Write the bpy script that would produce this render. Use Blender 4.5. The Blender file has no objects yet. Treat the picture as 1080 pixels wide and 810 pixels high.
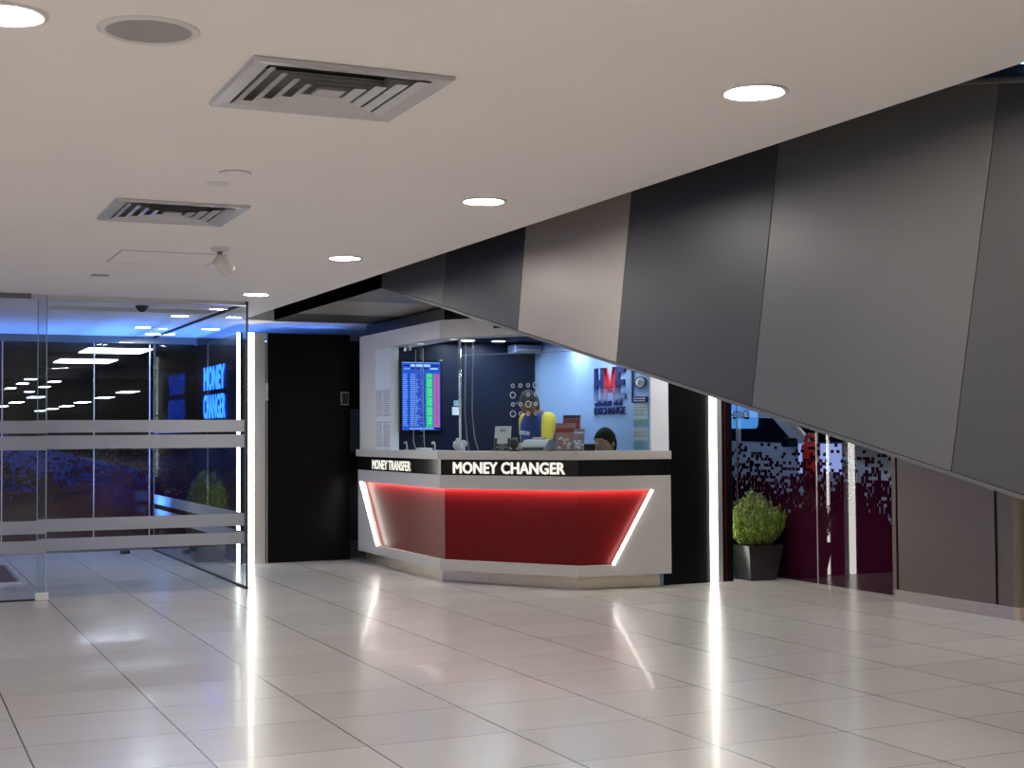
import bpy, bmesh, math, random
from mathutils import Vector, Matrix
random.seed(7)
scene = bpy.context.scene
COL = scene.collection
PI = math.pi
CZ = 2.29            # main ceiling height

# ------------------------------------------------------------------ materials
def _new(name):
    m = bpy.data.materials.new(name); m.use_nodes = True
    nt = m.node_tree
    for n in list(nt.nodes): nt.nodes.remove(n)
    out = nt.nodes.new('ShaderNodeOutputMaterial')
    return m, nt, out

def pbr(name, color, rough=0.5, metal=0.0, spec=0.5, coat=0.0, coat_rough=0.05, var=0.05, vscale=14.0, bump=0.0, bscale=200.0, ior=1.5, trans=0.0):
    """Principled material whose colour and roughness wander a little with a procedural noise."""
    m, nt, out = _new(name)
    N, L = nt.nodes.new, nt.links.new
    p = N('ShaderNodeBsdfPrincipled')
    tc = N('ShaderNodeTexCoord')
    no = N('ShaderNodeTexNoise'); no.inputs['Scale'].default_value = vscale; no.inputs['Detail'].default_value = 4
    L(tc.outputs['Object'], no.inputs['Vector'])
    ra = N('ShaderNodeMapRange'); ra.inputs['To Min'].default_value = 1 - var; ra.inputs['To Max'].default_value = 1 + var
    L(no.outputs['Fac'], ra.inputs['Value'])
    mx = N('ShaderNodeVectorMath'); mx.operation = 'SCALE'; mx.inputs[0].default_value = color[:3]
    L(ra.outputs['Result'], mx.inputs['Scale'])
    L(mx.outputs['Vector'], p.inputs['Base Color'])
    p.inputs['Roughness'].default_value = rough; p.inputs['Metallic'].default_value = metal
    p.inputs['Specular IOR Level'].default_value = spec; p.inputs['IOR'].default_value = ior
    p.inputs['Coat Weight'].default_value = coat; p.inputs['Coat Roughness'].default_value = coat_rough
    p.inputs['Transmission Weight'].default_value = trans
    if bump:
        n2 = N('ShaderNodeTexNoise'); n2.inputs['Scale'].default_value = bscale; n2.inputs['Detail'].default_value = 2
        L(tc.outputs['Object'], n2.inputs['Vector'])
        b = N('ShaderNodeBump'); b.inputs['Strength'].default_value = bump; b.inputs['Distance'].default_value = 0.002
        L(n2.outputs['Fac'], b.inputs['Height']); L(b.outputs['Normal'], p.inputs['Normal'])
    L(p.outputs[0], out.inputs[0])
    return m

def emit(name, color, strength):
    m, nt, out = _new(name)
    e = nt.nodes.new('ShaderNodeEmission'); e.inputs[0].default_value = (*color[:3], 1); e.inputs[1].default_value = strength
    nt.links.new(e.outputs[0], out.inputs[0]); return m

def glass(name, tint=(0.93, 0.97, 0.96), ior=1.45, rough=0.0, boost=1.0):
    m, nt, out = _new(name)
    N, L = nt.nodes.new, nt.links.new
    t = N('ShaderNodeBsdfTransparent'); t.inputs[0].default_value = (*tint, 1)
    g = N('ShaderNodeBsdfGlossy'); g.inputs['Roughness'].default_value = rough
    f = N('ShaderNodeFresnel'); f.inputs['IOR'].default_value = ior
    mu = N('ShaderNodeMath'); mu.operation = 'MULTIPLY'; mu.inputs[1].default_value = boost; mu.use_clamp = True
    mix = N('ShaderNodeMixShader')
    ge = N('ShaderNodeNewGeometry'); fr = N('ShaderNodeMath'); fr.operation = 'SUBTRACT'; fr.inputs[0].default_value = 1.0; L(ge.outputs['Backfacing'], fr.inputs[1])
    fm = N('ShaderNodeMath'); fm.operation = 'MULTIPLY'; L(f.outputs[0], fm.inputs[0]); L(fr.outputs[0], fm.inputs[1])
    L(fm.outputs[0], mu.inputs[0]); L(mu.outputs[0], mix.inputs[0]); L(t.outputs[0], mix.inputs[1]); L(g.outputs[0], mix.inputs[2])
    L(mix.outputs[0], out.inputs[0]); return m

def frosted(name):
    m, nt, out = _new(name)
    N, L = nt.nodes.new, nt.links.new
    d = N('ShaderNodeBsdfDiffuse'); d.inputs[0].default_value = (0.50, 0.50, 0.50, 1)
    tl = N('ShaderNodeBsdfTranslucent'); tl.inputs[0].default_value = (0.62, 0.63, 0.66, 1)
    t = N('ShaderNodeBsdfTransparent')
    m1 = N('ShaderNodeMixShader'); m1.inputs[0].default_value = 0.5
    m2 = N('ShaderNodeMixShader'); m2.inputs[0].default_value = 0.10
    L(d.outputs[0], m1.inputs[1]); L(tl.outputs[0], m1.inputs[2]); L(m1.outputs[0], m2.inputs[1]); L(t.outputs[0], m2.inputs[2])
    L(m2.outputs[0], out.inputs[0]); return m

def printed_glass(name, axis, solid, z_lo, z_hi, seed, print_col, cell=0.025):
    """Glass carrying a pixel mosaic print: solid low down, scattered cells higher up, clear above."""
    m, nt, out = _new(name)
    N, L = nt.nodes.new, nt.links.new
    geo = N('ShaderNodeNewGeometry'); sep = N('ShaderNodeSeparateXYZ'); L(geo.outputs['Position'], sep.inputs[0])
    def math_(op, a, b=None, clamp=False):
        n = N('ShaderNodeMath'); n.operation = op; n.use_clamp = clamp
        for i, v in enumerate((a, b)):
            if v is None: continue
            if isinstance(v, (int, float)): n.inputs[i].default_value = v
            else: L(v, n.inputs[i])
        return n.outputs[0]
    u = math_('FLOOR', math_('DIVIDE', sep.outputs[axis], cell)); v = math_('FLOOR', math_('DIVIDE', sep.outputs[2], cell))
    cb = N('ShaderNodeCombineXYZ'); L(u, cb.inputs[0]); L(v, cb.inputs[1]); cb.inputs[2].default_value = seed
    wn = N('ShaderNodeTexWhiteNoise'); wn.noise_dimensions = '3D'; L(cb.outputs[0], wn.inputs['Vector'])
    # wandering boundary
    wv = N('ShaderNodeTexNoise'); wv.inputs['Scale'].default_value = 0.09; wv.inputs['Detail'].default_value = 1
    L(cb.outputs[0], wv.inputs['Vector'])
    mr = N('ShaderNodeMapRange'); mr.interpolation_type = 'SMOOTHSTEP'
    zz = math_('ADD', math_('MULTIPLY', v, cell), math_('MULTIPLY', math_('SUBTRACT', wv.outputs['Fac'], 0.5), 0.30))
    L(zz, mr.inputs['Value']); mr.inputs['From Min'].default_value = solid; mr.inputs['From Max'].default_value = z_hi
    mr.inputs['To Min'].default_value = 1.03; mr.inputs['To Max'].default_value = 0.09
    prob = mr.outputs['Result']
    top = math_('LESS_THAN', math_('MULTIPLY', v, cell), z_hi)
    mask = math_('MULTIPLY', math_('LESS_THAN', wn.outputs['Value'], prob), top)
    pr = N('ShaderNodeBsdfPrincipled')
    w2 = N('ShaderNodeTexWhiteNoise'); w2.noise_dimensions = '3D'
    cb2 = N('ShaderNodeCombineXYZ'); L(u, cb2.inputs[0]); L(v, cb2.inputs[1]); cb2.inputs[2].default_value = seed + 9
    L(cb2.outputs[0], w2.inputs['Vector'])
    mxc = N('ShaderNodeMix'); mxc.data_type = 'RGBA'
    mxc.inputs['A'].default_value = (*print_col, 1); mxc.inputs['B'].default_value = (*[c * 0.35 for c in print_col], 1)
    up = N('ShaderNodeMapRange'); up.inputs['From Min'].default_value = z_lo; up.inputs['From Max'].default_value = z_hi - 0.1
    L(sep.outputs[2], up.inputs['Value']); L(up.outputs['Result'], mxc.inputs['Factor'])
    L(mxc.outputs['Result'], pr.inputs['Base Color'])
    pr.inputs['Roughness'].default_value = 0.02; pr.inputs['IOR'].default_value = 1.5
    t = N('ShaderNodeBsdfTransparent'); t.inputs[0].default_value = (0.86, 0.9, 0.95, 1)
    g = N('ShaderNodeBsdfGlossy'); g.inputs['Roughness'].default_value = 0.0
    f = N('ShaderNodeFresnel'); f.inputs['IOR'].default_value = 1.6
    mg = N('ShaderNodeMixShader'); L(math_('MULTIPLY', f.outputs[0], math_('SUBTRACT', 1.0, geo.outputs['Backfacing'])), mg.inputs[0]); L(t.outputs[0], mg.inputs[1]); L(g.outputs[0], mg.inputs[2])
    mm = N('ShaderNodeMixShader'); L(mask, mm.inputs[0]); L(mg.outputs[0], mm.inputs[1]); L(pr.outputs[0], mm.inputs[2])
    L(mm.outputs[0], out.inputs[0]); return m

def floor_tiles(name):
    m, nt, out = _new(name)
    N, L = nt.nodes.new, nt.links.new
    geo = N('ShaderNodeNewGeometry'); sep = N('ShaderNodeSeparateXYZ'); L(geo.outputs['Position'], sep.inputs[0])
    def math_(op, a, b=None, clamp=False):
        n = N('ShaderNodeMath'); n.operation = op; n.use_clamp = clamp
        for i, v in enumerate((a, b)):
            if v is None: continue
            if isinstance(v, (int, float)): n.inputs[i].default_value = v
            else: L(v, n.inputs[i])
        return n.outputs[0]
    def cellax(o, off, size, half):
        q = math_('DIVIDE', math_('SUBTRACT', o, off), size)
        fr = math_('FRACT', q); d = math_('MULTIPLY', math_('MINIMUM', fr, math_('SUBTRACT', 1.0, fr)), size)
        return math_('FLOOR', q), math_('LESS_THAN', d, half)
    cu, gu = cellax(sep.outputs[0], 0.517, 0.6135, 0.0034)
    cv, gv = cellax(sep.outputs[1], 5.885, 0.582, 0.0021)
    grout = math_('MAXIMUM', gu, gv)
    cb = N('ShaderNodeCombineXYZ'); L(cu, cb.inputs[0]); L(cv, cb.inputs[1])
    wn = N('ShaderNodeTexWhiteNoise'); wn.noise_dimensions = '3D'; L(cb.outputs[0], wn.inputs['Vector'])
    # fine streaks running along each tile, shifted from tile to tile
    mp = N('ShaderNodeVectorMath'); mp.operation = 'MULTIPLY'; mp.inputs[1].default_value = (1.6, 22.0, 1.0)
    L(geo.outputs['Position'], mp.inputs[0])
    ad = N('ShaderNodeVectorMath'); ad.operation = 'ADD'; L(mp.outputs[0], ad.inputs[0]); L(wn.outputs['Color'], ad.inputs[1])
    ns = N('ShaderNodeTexNoise'); ns.inputs['Scale'].default_value = 1.0; ns.inputs['Detail'].default_value = 5; ns.inputs['Roughness'].default_value = 0.6
    L(ad.outputs[0], ns.inputs['Vector'])
    nb = N('ShaderNodeTexNoise'); nb.inputs['Scale'].default_value = 3.0; nb.inputs['Detail'].default_value = 6; L(geo.outputs['Position'], nb.inputs['Vector'])
    val = math_('ADD', math_('MULTIPLY', math_('SUBTRACT', ns.outputs['Fac'], 0.5), 0.07),
                math_('ADD', math_('MULTIPLY', math_('SUBTRACT', wn.outputs['Value'], 0.5), 0.10), math_('MULTIPLY', math_('SUBTRACT', nb.outputs['Fac'], 0.5), 0.08)))
    fac = math_('ADD', 1.0, val)
    sc = N('ShaderNodeVectorMath'); sc.operation = 'SCALE'; sc.inputs[0].default_value = (0.52, 0.49, 0.465); L(fac, sc.inputs['Scale'])
    mx = N('ShaderNodeMix'); mx.data_type = 'RGBA'; L(grout, mx.inputs['Factor']); L(sc.outputs[0], mx.inputs['A']); mx.inputs['B'].default_value = (0.09, 0.085, 0.08, 1)
    p = N('ShaderNodeBsdfPrincipled'); L(mx.outputs['Result'], p.inputs['Base Color'])
    p.inputs['Roughness'].default_value = 0.25
    p.inputs['Coat Weight'].default_value = 0.10; p.inputs['Coat Roughness'].default_value = 0.05; p.inputs['Specular IOR Level'].default_value = 0.45
    bmp = N('ShaderNodeBump'); bmp.inputs['Strength'].default_value = 0.03; bmp.inputs['Distance'].default_value = 0.004
    n3 = N('ShaderNodeTexNoise'); n3.inputs['Scale'].default_value = 1.6; n3.inputs['Detail'].default_value = 0; L(geo.outputs['Position'], n3.inputs['Vector'])
    L(n3.outputs['Fac'], bmp.inputs['Height']); L(bmp.outputs['Normal'], p.inputs['Normal'])
    L(p.outputs[0], out.inputs[0]); return m

def brushed(name, col, rough=0.32):
    m, nt, out = _new(name)
    N, L = nt.nodes.new, nt.links.new
    p = N('ShaderNodeBsdfPrincipled'); p.inputs['Metallic'].default_value = 1.0
    tc = N('ShaderNodeTexCoord'); mp = N('ShaderNodeMapping'); mp.inputs['Scale'].default_value = (3, 3, 260)
    no = N('ShaderNodeTexNoise'); no.inputs['Scale'].default_value = 1.0; no.inputs['Detail'].default_value = 3
    L(tc.outputs['Object'], mp.inputs[0]); L(mp.outputs[0], no.inputs['Vector'])
    r = N('ShaderNodeMapRange'); r.inputs['To Min'].default_value = rough - 0.06; r.inputs['To Max'].default_value = rough + 0.1
    L(no.outputs['Fac'], r.inputs['Value']); L(r.outputs[0], p.inputs['Roughness'])
    r2 = N('ShaderNodeMapRange'); r2.inputs['To Min'].default_value = 0.9; r2.inputs['To Max'].default_value = 1.1; L(no.outputs['Fac'], r2.inputs['Value'])
    s = N('ShaderNodeVectorMath'); s.operation = 'SCALE'; s.inputs[0].default_value = col; L(r2.outputs[0], s.inputs['Scale']); L(s.outputs[0], p.inputs['Base Color'])
    p.inputs['Anisotropic'].default_value = 0.6
    L(p.outputs[0], out.inputs[0]); return m

M = {}
M['floor'] = floor_tiles('floor_tiles')
M['ceiling'] = pbr('ceiling_paint', (0.88, 0.85, 0.825), 0.75, var=0.03, vscale=2.5, bump=0.05, bscale=60)
M['white_paint'] = pbr('white_paint', (0.74, 0.73, 0.71), 0.5, var=0.02)
M['white_metal'] = pbr('white_metal', (0.72, 0.71, 0.69), 0.35, var=0.02)
M['alu'] = pbr('satin_aluminium', (0.74, 0.73, 0.72), 0.32, metal=0.85, var=0.04)
M['alu_dark'] = pbr('dark_satin_metal', (0.20, 0.195, 0.19), 0.4, metal=0.6, var=0.05)
M['chrome'] = pbr('chrome', (0.85, 0.86, 0.88), 0.12, metal=1.0, var=0.02)
M['vent'] = pbr('vent_paint', (0.52, 0.51, 0.50), 0.32, metal=0.35, var=0.03)
M['grille'] = pbr('speaker_grille', (0.36, 0.35, 0.335), 0.6, var=0.06, bump=0.5, bscale=900)
M['void'] = pbr('duct_black', (0.012, 0.012, 0.012), 0.8)
M['black'] = pbr('black_laminate', (0.004, 0.004, 0.005), 0.30, spec=0.12, var=0.1)
M['black_gloss'] = pbr('black_gloss', (0.008, 0.008, 0.008), 0.12, spec=0.5, var=0.1)
M['black_plastic'] = pbr('black_plastic', (0.015, 0.015, 0.016), 0.4, var=0.1)
M['grey_plastic'] = pbr('grey_plastic', (0.33, 0.33, 0.34), 0.45, var=0.05)
M['counter'] = pbr('counter_grey_laminate', (0.50, 0.485, 0.46), 0.38, var=0.02)
M['ledge'] = pbr('ledge_stone', (0.52, 0.50, 0.475), 0.32, var=0.04)
M['red'] = pbr('red_gloss_laminate', (0.13, 0.003, 0.004), 0.34, spec=0.22, var=0.03)
M['plinth'] = brushed('plinth_steel', (0.62, 0.56, 0.47), 0.28)
M['steel'] = brushed('brushed_steel', (0.25, 0.21, 0.165), 0.34)
M['steel_dark'] = brushed('dark_steel', (0.20, 0.175, 0.15), 0.4)
M['led'] = emit('led_tube', (1.0, 0.98, 0.90), 9.0)
M['led_soft'] = emit('led_hidden', (1.0, 0.95, 0.85), 45.0)
M['lamp'] = emit('lamp_diffuser', (1.0, 0.955, 0.915), 205.0)
M['lamp_lobby'] = emit('lamp_lobby', (0.86, 0.93, 1.0), 150.0)
M['lamp_out'] = emit('lamp_out', (0.9, 0.95, 1.0), 55.0)
M['lamp_cool'] = emit('lamp_cool', (0.72, 0.86, 1.0), 150.0)
M['lamp_far'] = emit('lamp_far', (0.95, 0.97, 1.0), 12.0)
M['lamp_blue'] = emit('lamp_blue', (0.32, 0.58, 1.0), 16.0)
M['letters'] = emit('letter_lamp', (1.0, 0.97, 0.86), 0.95)
M['letters_cyan'] = emit('letter_cyan', (0.012, 0.085, 1.0), 11.0)
M['lobby_blue'] = emit('lobby_blue', (0.05, 0.16, 1.0), 5.0)
M['added_blue'] = emit('added_blue', (0.10, 0.26, 1.0), 32.0)
M['glass'] = glass('clear_glass')
M['glass_low'] = glass('coated_glass', (0.95, 0.98, 0.97), 1.45, 0.0, 0.06)
M['glass_door'] = glass('door_glass', (0.91, 0.94, 0.955), 1.42)
M['glass_edge'] = pbr('glass_edge', (0.30, 0.46, 0.50), 0.2, var=0.05)
M['frost'] = frosted('frosted_film')
M['print_side'] = printed_glass('printed_glass_side', 1, 0.46, 0.45, 1.12, 3.0, (0.034, 0.003, 0.016))
M['print_back'] = printed_glass('printed_glass_back', 0, 0.48, 0.40, 1.14, 11.0, (0.034, 0.007, 0.014))
M['navy'] = pbr('navy_wall', (0.003, 0.007, 0.026), 0.4, spec=0.25, var=0.12, vscale=5)
M['paleblue'] = pbr('pale_blue_wall', (0.36, 0.52, 0.88), 0.45, var=0.02)
M['white_panel'] = pbr('white_panel', (0.78, 0.82, 0.90), 0.35, var=0.02)
M['white_blue'] = pbr('white_blue_panel', (0.80, 0.87, 0.98), 0.3, var=0.02)
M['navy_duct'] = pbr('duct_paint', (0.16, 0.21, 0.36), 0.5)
M['ink_navy'] = pbr('navy_ink', (0.012, 0.022, 0.17), 0.4)
M['ink_red'] = pbr('red_ink', (0.75, 0.03, 0.05), 0.4)
M['paper'] = pbr('paper', (0.72, 0.75, 0.80), 0.6, var=0.03)
M['paper_teal'] = pbr('paper_teal', (0.22, 0.46, 0.55), 0.5, var=0.1)
M['paper_cream'] = pbr('paper_cream', (0.58, 0.64, 0.60), 0.5, var=0.1)
M['ink_grey'] = pbr('grey_ink', (0.22, 0.25, 0.36), 0.6, var=0.2)
M['rubber'] = pbr('rubber', (0.02, 0.02, 0.02), 0.8)
M['mat'] = pbr('mat_fibre', (0.075, 0.035, 0.035), 0.9, var=0.4, vscale=120, bump=0.6, bscale=500)
M['leaf'] = pbr('leaf', (0.20, 0.34, 0.035), 0.5, var=0.5, vscale=9)
M['leaf_dark'] = pbr('leaf_tip', (0.10, 0.13, 0.05), 0.6, var=0.4, vscale=9)
M['stem'] = pbr('stem', (0.10, 0.08, 0.03), 0.7)
M['soil'] = pbr('soil', (0.03, 0.022, 0.015), 0.9, bump=1, bscale=90)
M['pot'] = pbr('pot_black', (0.022, 0.022, 0.022), 0.28, var=0.1)
M['skin'] = pbr('skin', (0.30, 0.17, 0.11), 0.5, var=0.06, vscale=30)
M['skin_pale'] = pbr('skin_pale', (0.42, 0.27, 0.20), 0.5, var=0.06, vscale=30)
M['hair'] = pbr('hair', (0.006, 0.005, 0.005), 0.75, spec=0.2, var=0.3, vscale=80, bump=0.8, bscale=150)
M['blue_cloth'] = pbr('blue_cloth', (0.012, 0.055, 0.26), 0.8, var=0.12, bump=0.2, bscale=300)
M['yellow_cloth'] = pbr('yellow_cloth', (0.72, 0.56, 0.05), 0.8, var=0.08, bump=0.2, bscale=300)
M['dark_cloth'] = pbr('dark_cloth', (0.02, 0.022, 0.03), 0.85, var=0.2)
M['white_cloth'] = pbr('white_cloth', (0.62, 0.63, 0.65), 0.8)
M['car_paint'] = pbr('car_paint', (0.66, 0.67, 0.69), 0.25, coat=0.6, var=0.02)
M['car_glass'] = pbr('car_glass', (0.004, 0.006, 0.012), 0.04, var=0.1)
M['tyre'] = pbr('tyre', (0.015, 0.015, 0.015), 0.8)
M['asphalt'] = pbr('asphalt', (0.03, 0.03, 0.035), 0.8, var=0.2)
M['concrete_dark'] = pbr('concrete_dark', (0.17, 0.185, 0.22), 0.8, var=0.25, vscale=0.6)
M['red_paint'] = pbr('red_paint', (0.62, 0.03, 0.035), 0.3, coat=0.3)
M['screen_sign_blue'] = emit('sign_face_blue', (0.10, 0.38, 1.0), 9.0)
M['board_lit'] = emit('board_lit', (0.42, 0.50, 0.95), 0.85)
M['tv_base'] = emit('tv_blue', (0.03, 0.12, 0.80), 0.85)
M['tv_light'] = emit('tv_lightblue', (0.16, 0.36, 1.0), 1.0)
M['tv_green'] = emit('tv_green', (0.03, 0.72, 0.20), 1.0)
M['tv_pink'] = emit('tv_pink', (0.52, 0.16, 0.52), 1.0)
M['tv_dark'] = emit('tv_navy', (0.01, 0.02, 0.16), 0.8)
M['tv_white'] = emit('tv_white', (0.40, 0.62, 1.0), 1.1)
def panel(name, c, r=0.42):
    return pbr(name, c, r, metal=0.25, var=0.05, vscale=3.0, bump=0.08, bscale=420)
M['pan_mid'] = panel('panel_mid_grey', (0.125, 0.126, 0.123))
M['pan_dark'] = panel('panel_dark_grey', (0.055, 0.056, 0.058))
M['pan_beige'] = panel('panel_beige', (0.36, 0.325, 0.285))
M['pan_black'] = panel('panel_charcoal', (0.030, 0.030, 0.033))
M['pan_grey'] = panel('panel_slate_grey', (0.078, 0.078, 0.078))

# ------------------------------------------------------------------ mesh helpers
class MB:
    def __init__(s): s.bm = bmesh.new(); s.mats = []; s.cur = 0
    def mat(s, m):
        if m not in s.mats: s.mats.append(m)
        s.cur = s.mats.index(m); return s
    def face(s, pts, smooth=False):
        f = s.bm.faces.new([s.bm.verts.new(p) for p in pts]); f.material_index = s.cur; f.smooth = smooth; return f
    def faces(s, verts, polys, smooth=False):
        vs = [s.bm.verts.new(v) for v in verts]
        for p in polys:
            try:
                f = s.bm.faces.new([vs[i] for i in p]); f.material_index = s.cur; f.smooth = smooth
            except ValueError: pass
        return vs
    def box(s, x0, x1, y0, y1, z0, z1, T=None, bevel=0.0):
        V = [Vector((x, y, z)) for z in (z0, z1) for y in (y0, y1) for x in (x0, x1)]
        if T is not None: V = [T @ v for v in V]
        Fc = [(0, 2, 3, 1), (4, 5, 7, 6), (0, 1, 5, 4), (2, 6, 7, 3), (0, 4, 6, 2), (1, 3, 7, 5)]
        vs = s.faces(V, Fc)
        if bevel:
            ed = {e for v in vs for e in v.link_edges}
            r = bmesh.ops.bevel(s.bm, geom=list(ed), offset=bevel, segments=2, affect='EDGES', profile=0.6)
            for f in r['faces']: f.material_index = s.cur
        return s
    def prism(s, poly, h0, h1, axis='z', T=None, bevel=0.0, smooth=False):
        def P(u, v, h):
            p = {'z': (u, v, h), 'x': (h, u, v), 'y': (u, h, v)}[axis]
            p = Vector(p); return T @ p if T is not None else p
        n = len(poly)
        V = [P(u, v, h0) for u, v in poly] + [P(u, v, h1) for u, v in poly]
        F = [tuple(range(n))[::-1], tuple(range(n, 2 * n))] + [(i, (i + 1) % n, n + (i + 1) % n, n + i) for i in range(n)]
        vs = s.faces(V, F, smooth)
        if bevel:
            ed = {e for v in vs for e in v.link_edges}
            r = bmesh.ops.bevel(s.bm, geom=list(ed), offset=bevel, segments=2, affect='EDGES', profile=0.6)
            for f in r['faces']: f.material_index = s.cur
        return s
    def tube(s, path, r, n=10, caps=True):
        path = [Vector(p) for p in path]; rs = r if isinstance(r, (list, tuple)) else [r] * len(path)
        rings = []; up = Vector((0.13, 0.21, 0.97))
        for i, p in enumerate(path):
            d = (path[min(i + 1, len(path) - 1)] - path[max(i - 1, 0)]).normalized()
            a = d.cross(up)
            if a.length < 0.05: a = d.cross(Vector((1, 0.1, 0)))
            a.normalize(); b = d.cross(a)
            rings.append([p + (a * math.cos(2 * PI * k / n) + b * math.sin(2 * PI * k / n)) * rs[i] for k in range(n)])
        V = [v for g in rings for v in g]; F = []
        for i in range(len(rings) - 1):
            for k in range(n):
                F.append((i * n + k, i * n + (k + 1) % n, (i + 1) * n + (k + 1) % n, (i + 1) * n + k))
        if caps: F += [tuple(range(n))[::-1], tuple(range(len(V) - n, len(V)))]
        s.faces(V, F, True); return s
    def lathe(s, prof, c=(0, 0, 0), n=28, T=None, smooth=True):
        V = []; F = []; m = len(prof)
        for k in range(n):
            a = 2 * PI * k / n
            for r, z in prof:
                p = Vector((c[0] + r * math.cos(a), c[1] + r * math.sin(a), c[2] + z)); V.append(T @ p if T is not None else p)
        for k in range(n):
            for i in range(m - 1):
                F.append((k * m + i, ((k + 1) % n) * m + i, ((k + 1) % n) * m + i + 1, k * m + i + 1))
        s.faces(V, F, smooth); bmesh.ops.remove_doubles(s.bm, verts=s.bm.verts, dist=1e-5); return s
    def disc(s, c, r, nrm=1, n=32, T=None):
        pts = [Vector((c[0] + r * math.cos(2 * PI * k / n * nrm), c[1] + r * math.sin(2 * PI * k / n * nrm), c[2])) for k in range(n)]
        s.face([T @ p for p in pts] if T is not None else pts); return s
    def build(s, name, m=None, parent=None, sharp=True):
        bmesh.ops.recalc_face_normals(s.bm, faces=s.bm.faces)
        me = bpy.data.meshes.new(name); s.bm.to_mesh(me); s.bm.free()
        for x in (s.mats or [m]): me.materials.append(M[x])
        return link(name, me, parent)

def link(name, me, parent=None):
    o = bpy.data.objects.new(name, me); COL.objects.link(o)
    if parent is not None:
        o.parent = parent; o.matrix_parent_inverse = Matrix.Identity(4)
        o.location = (0, 0, 0)
        # meshes are written in world space: cancel the parent's placement
        o.matrix_basis = world_of(parent).inverted()
    return o
def world_of(o):
    w = o.matrix_basis.copy()
    while o.parent is not None:
        o = o.parent; w = o.matrix_basis @ w
    return w
def thing(name, label, cat, loc=(0, 0, 0), group=None):
    o = bpy.data.objects.new(name, None); o.empty_display_size = 0.05; COL.objects.link(o); o.location = loc
    tag(o, label, cat, group); return o
def tag(o, label, cat, group=None):
    o['label'] = label; o['category'] = cat
    if group: o['group'] = group
    return o
def struct(o): o['kind'] = 'structure'; return o
def dup(root, loc, label=None, group=None):
    r = root.copy(); COL.objects.link(r); r.location = loc
    if label: r['label'] = label
    if group: r['group'] = group
    for ch in list(root.children):
        c = ch.copy(); COL.objects.link(c); c.parent = r
        for g in list(ch.children):
            d = g.copy(); COL.objects.link(d); d.parent = c
    return r
def holes_rect(mb, x0, x1, y0, y1, z0, z1, holes):
    """slab with rectangular holes"""
    xs = sorted({x0, x1, *[v for h in holes for v in h[:2]]}); ys = sorted({y0, y1, *[v for h in holes for v in h[2:]]})
    xs = [x for x in xs if x0 <= x <= x1]; ys = [y for y in ys if y0 <= y <= y1]
    solid = lambda i, j: 0 <= i < len(xs) - 1 and 0 <= j < len(ys) - 1 and not any(
        h[0] <= (xs[i] + xs[i + 1]) / 2 <= h[1] and h[2] <= (ys[j] + ys[j + 1]) / 2 <= h[3] for h in holes)
    for i in range(len(xs) - 1):
        for j in range(len(ys) - 1):
            if not solid(i, j): continue
            a, b, c, d = xs[i], xs[i + 1], ys[j], ys[j + 1]
            mb.face([(a, c, z0), (a, d, z0), (b, d, z0), (b, c, z0)]); mb.face([(a, c, z1), (b, c, z1), (b, d, z1), (a, d, z1)])
            if not solid(i - 1, j): mb.face([(a, c, z0), (a, c, z1), (a, d, z1), (a, d, z0)])
            if not solid(i + 1, j): mb.face([(b, c, z0), (b, d, z0), (b, d, z1), (b, c, z1)])
            if not solid(i, j - 1): mb.face([(a, c, z0), (b, c, z0), (b, c, z1), (a, c, z1)])
            if not solid(i, j + 1): mb.face([(a, d, z0), (a, d, z1), (b, d, z1), (b, d, z0)])
    bmesh.ops.remove_doubles(mb.bm, verts=mb.bm.verts, dist=1e-5)

def offset(poly, d):
    """offset an open polyline to its right-hand (outer) side"""
    out = []
    for i, p in enumerate(poly):
        ns = []
        for j in (i - 1, i):
            if 0 <= j < len(poly) - 1:
                dx, dy = poly[j + 1][0] - poly[j][0], poly[j + 1][1] - poly[j][1]; l = math.hypot(dx, dy); ns.append((dy / l, -dx / l))
        if len(ns) == 1: n = ns[0]; out.append((p[0] + n[0] * d, p[1] + n[1] * d))
        else:
            s = (ns[0][0] + ns[1][0], ns[0][1] + ns[1][1]); k = 2 / (s[0] ** 2 + s[1] ** 2)
            out.append((p[0] + s[0] * k * d, p[1] + s[1] * k * d))
    return out
def ring(mb, poly, d0, d1, z0, z1, bevel=0.0):
    A = offset(poly, d0); B = offset(poly, d1)
    mb.prism(A + B[::-1], z0, z1, bevel=bevel)

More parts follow.
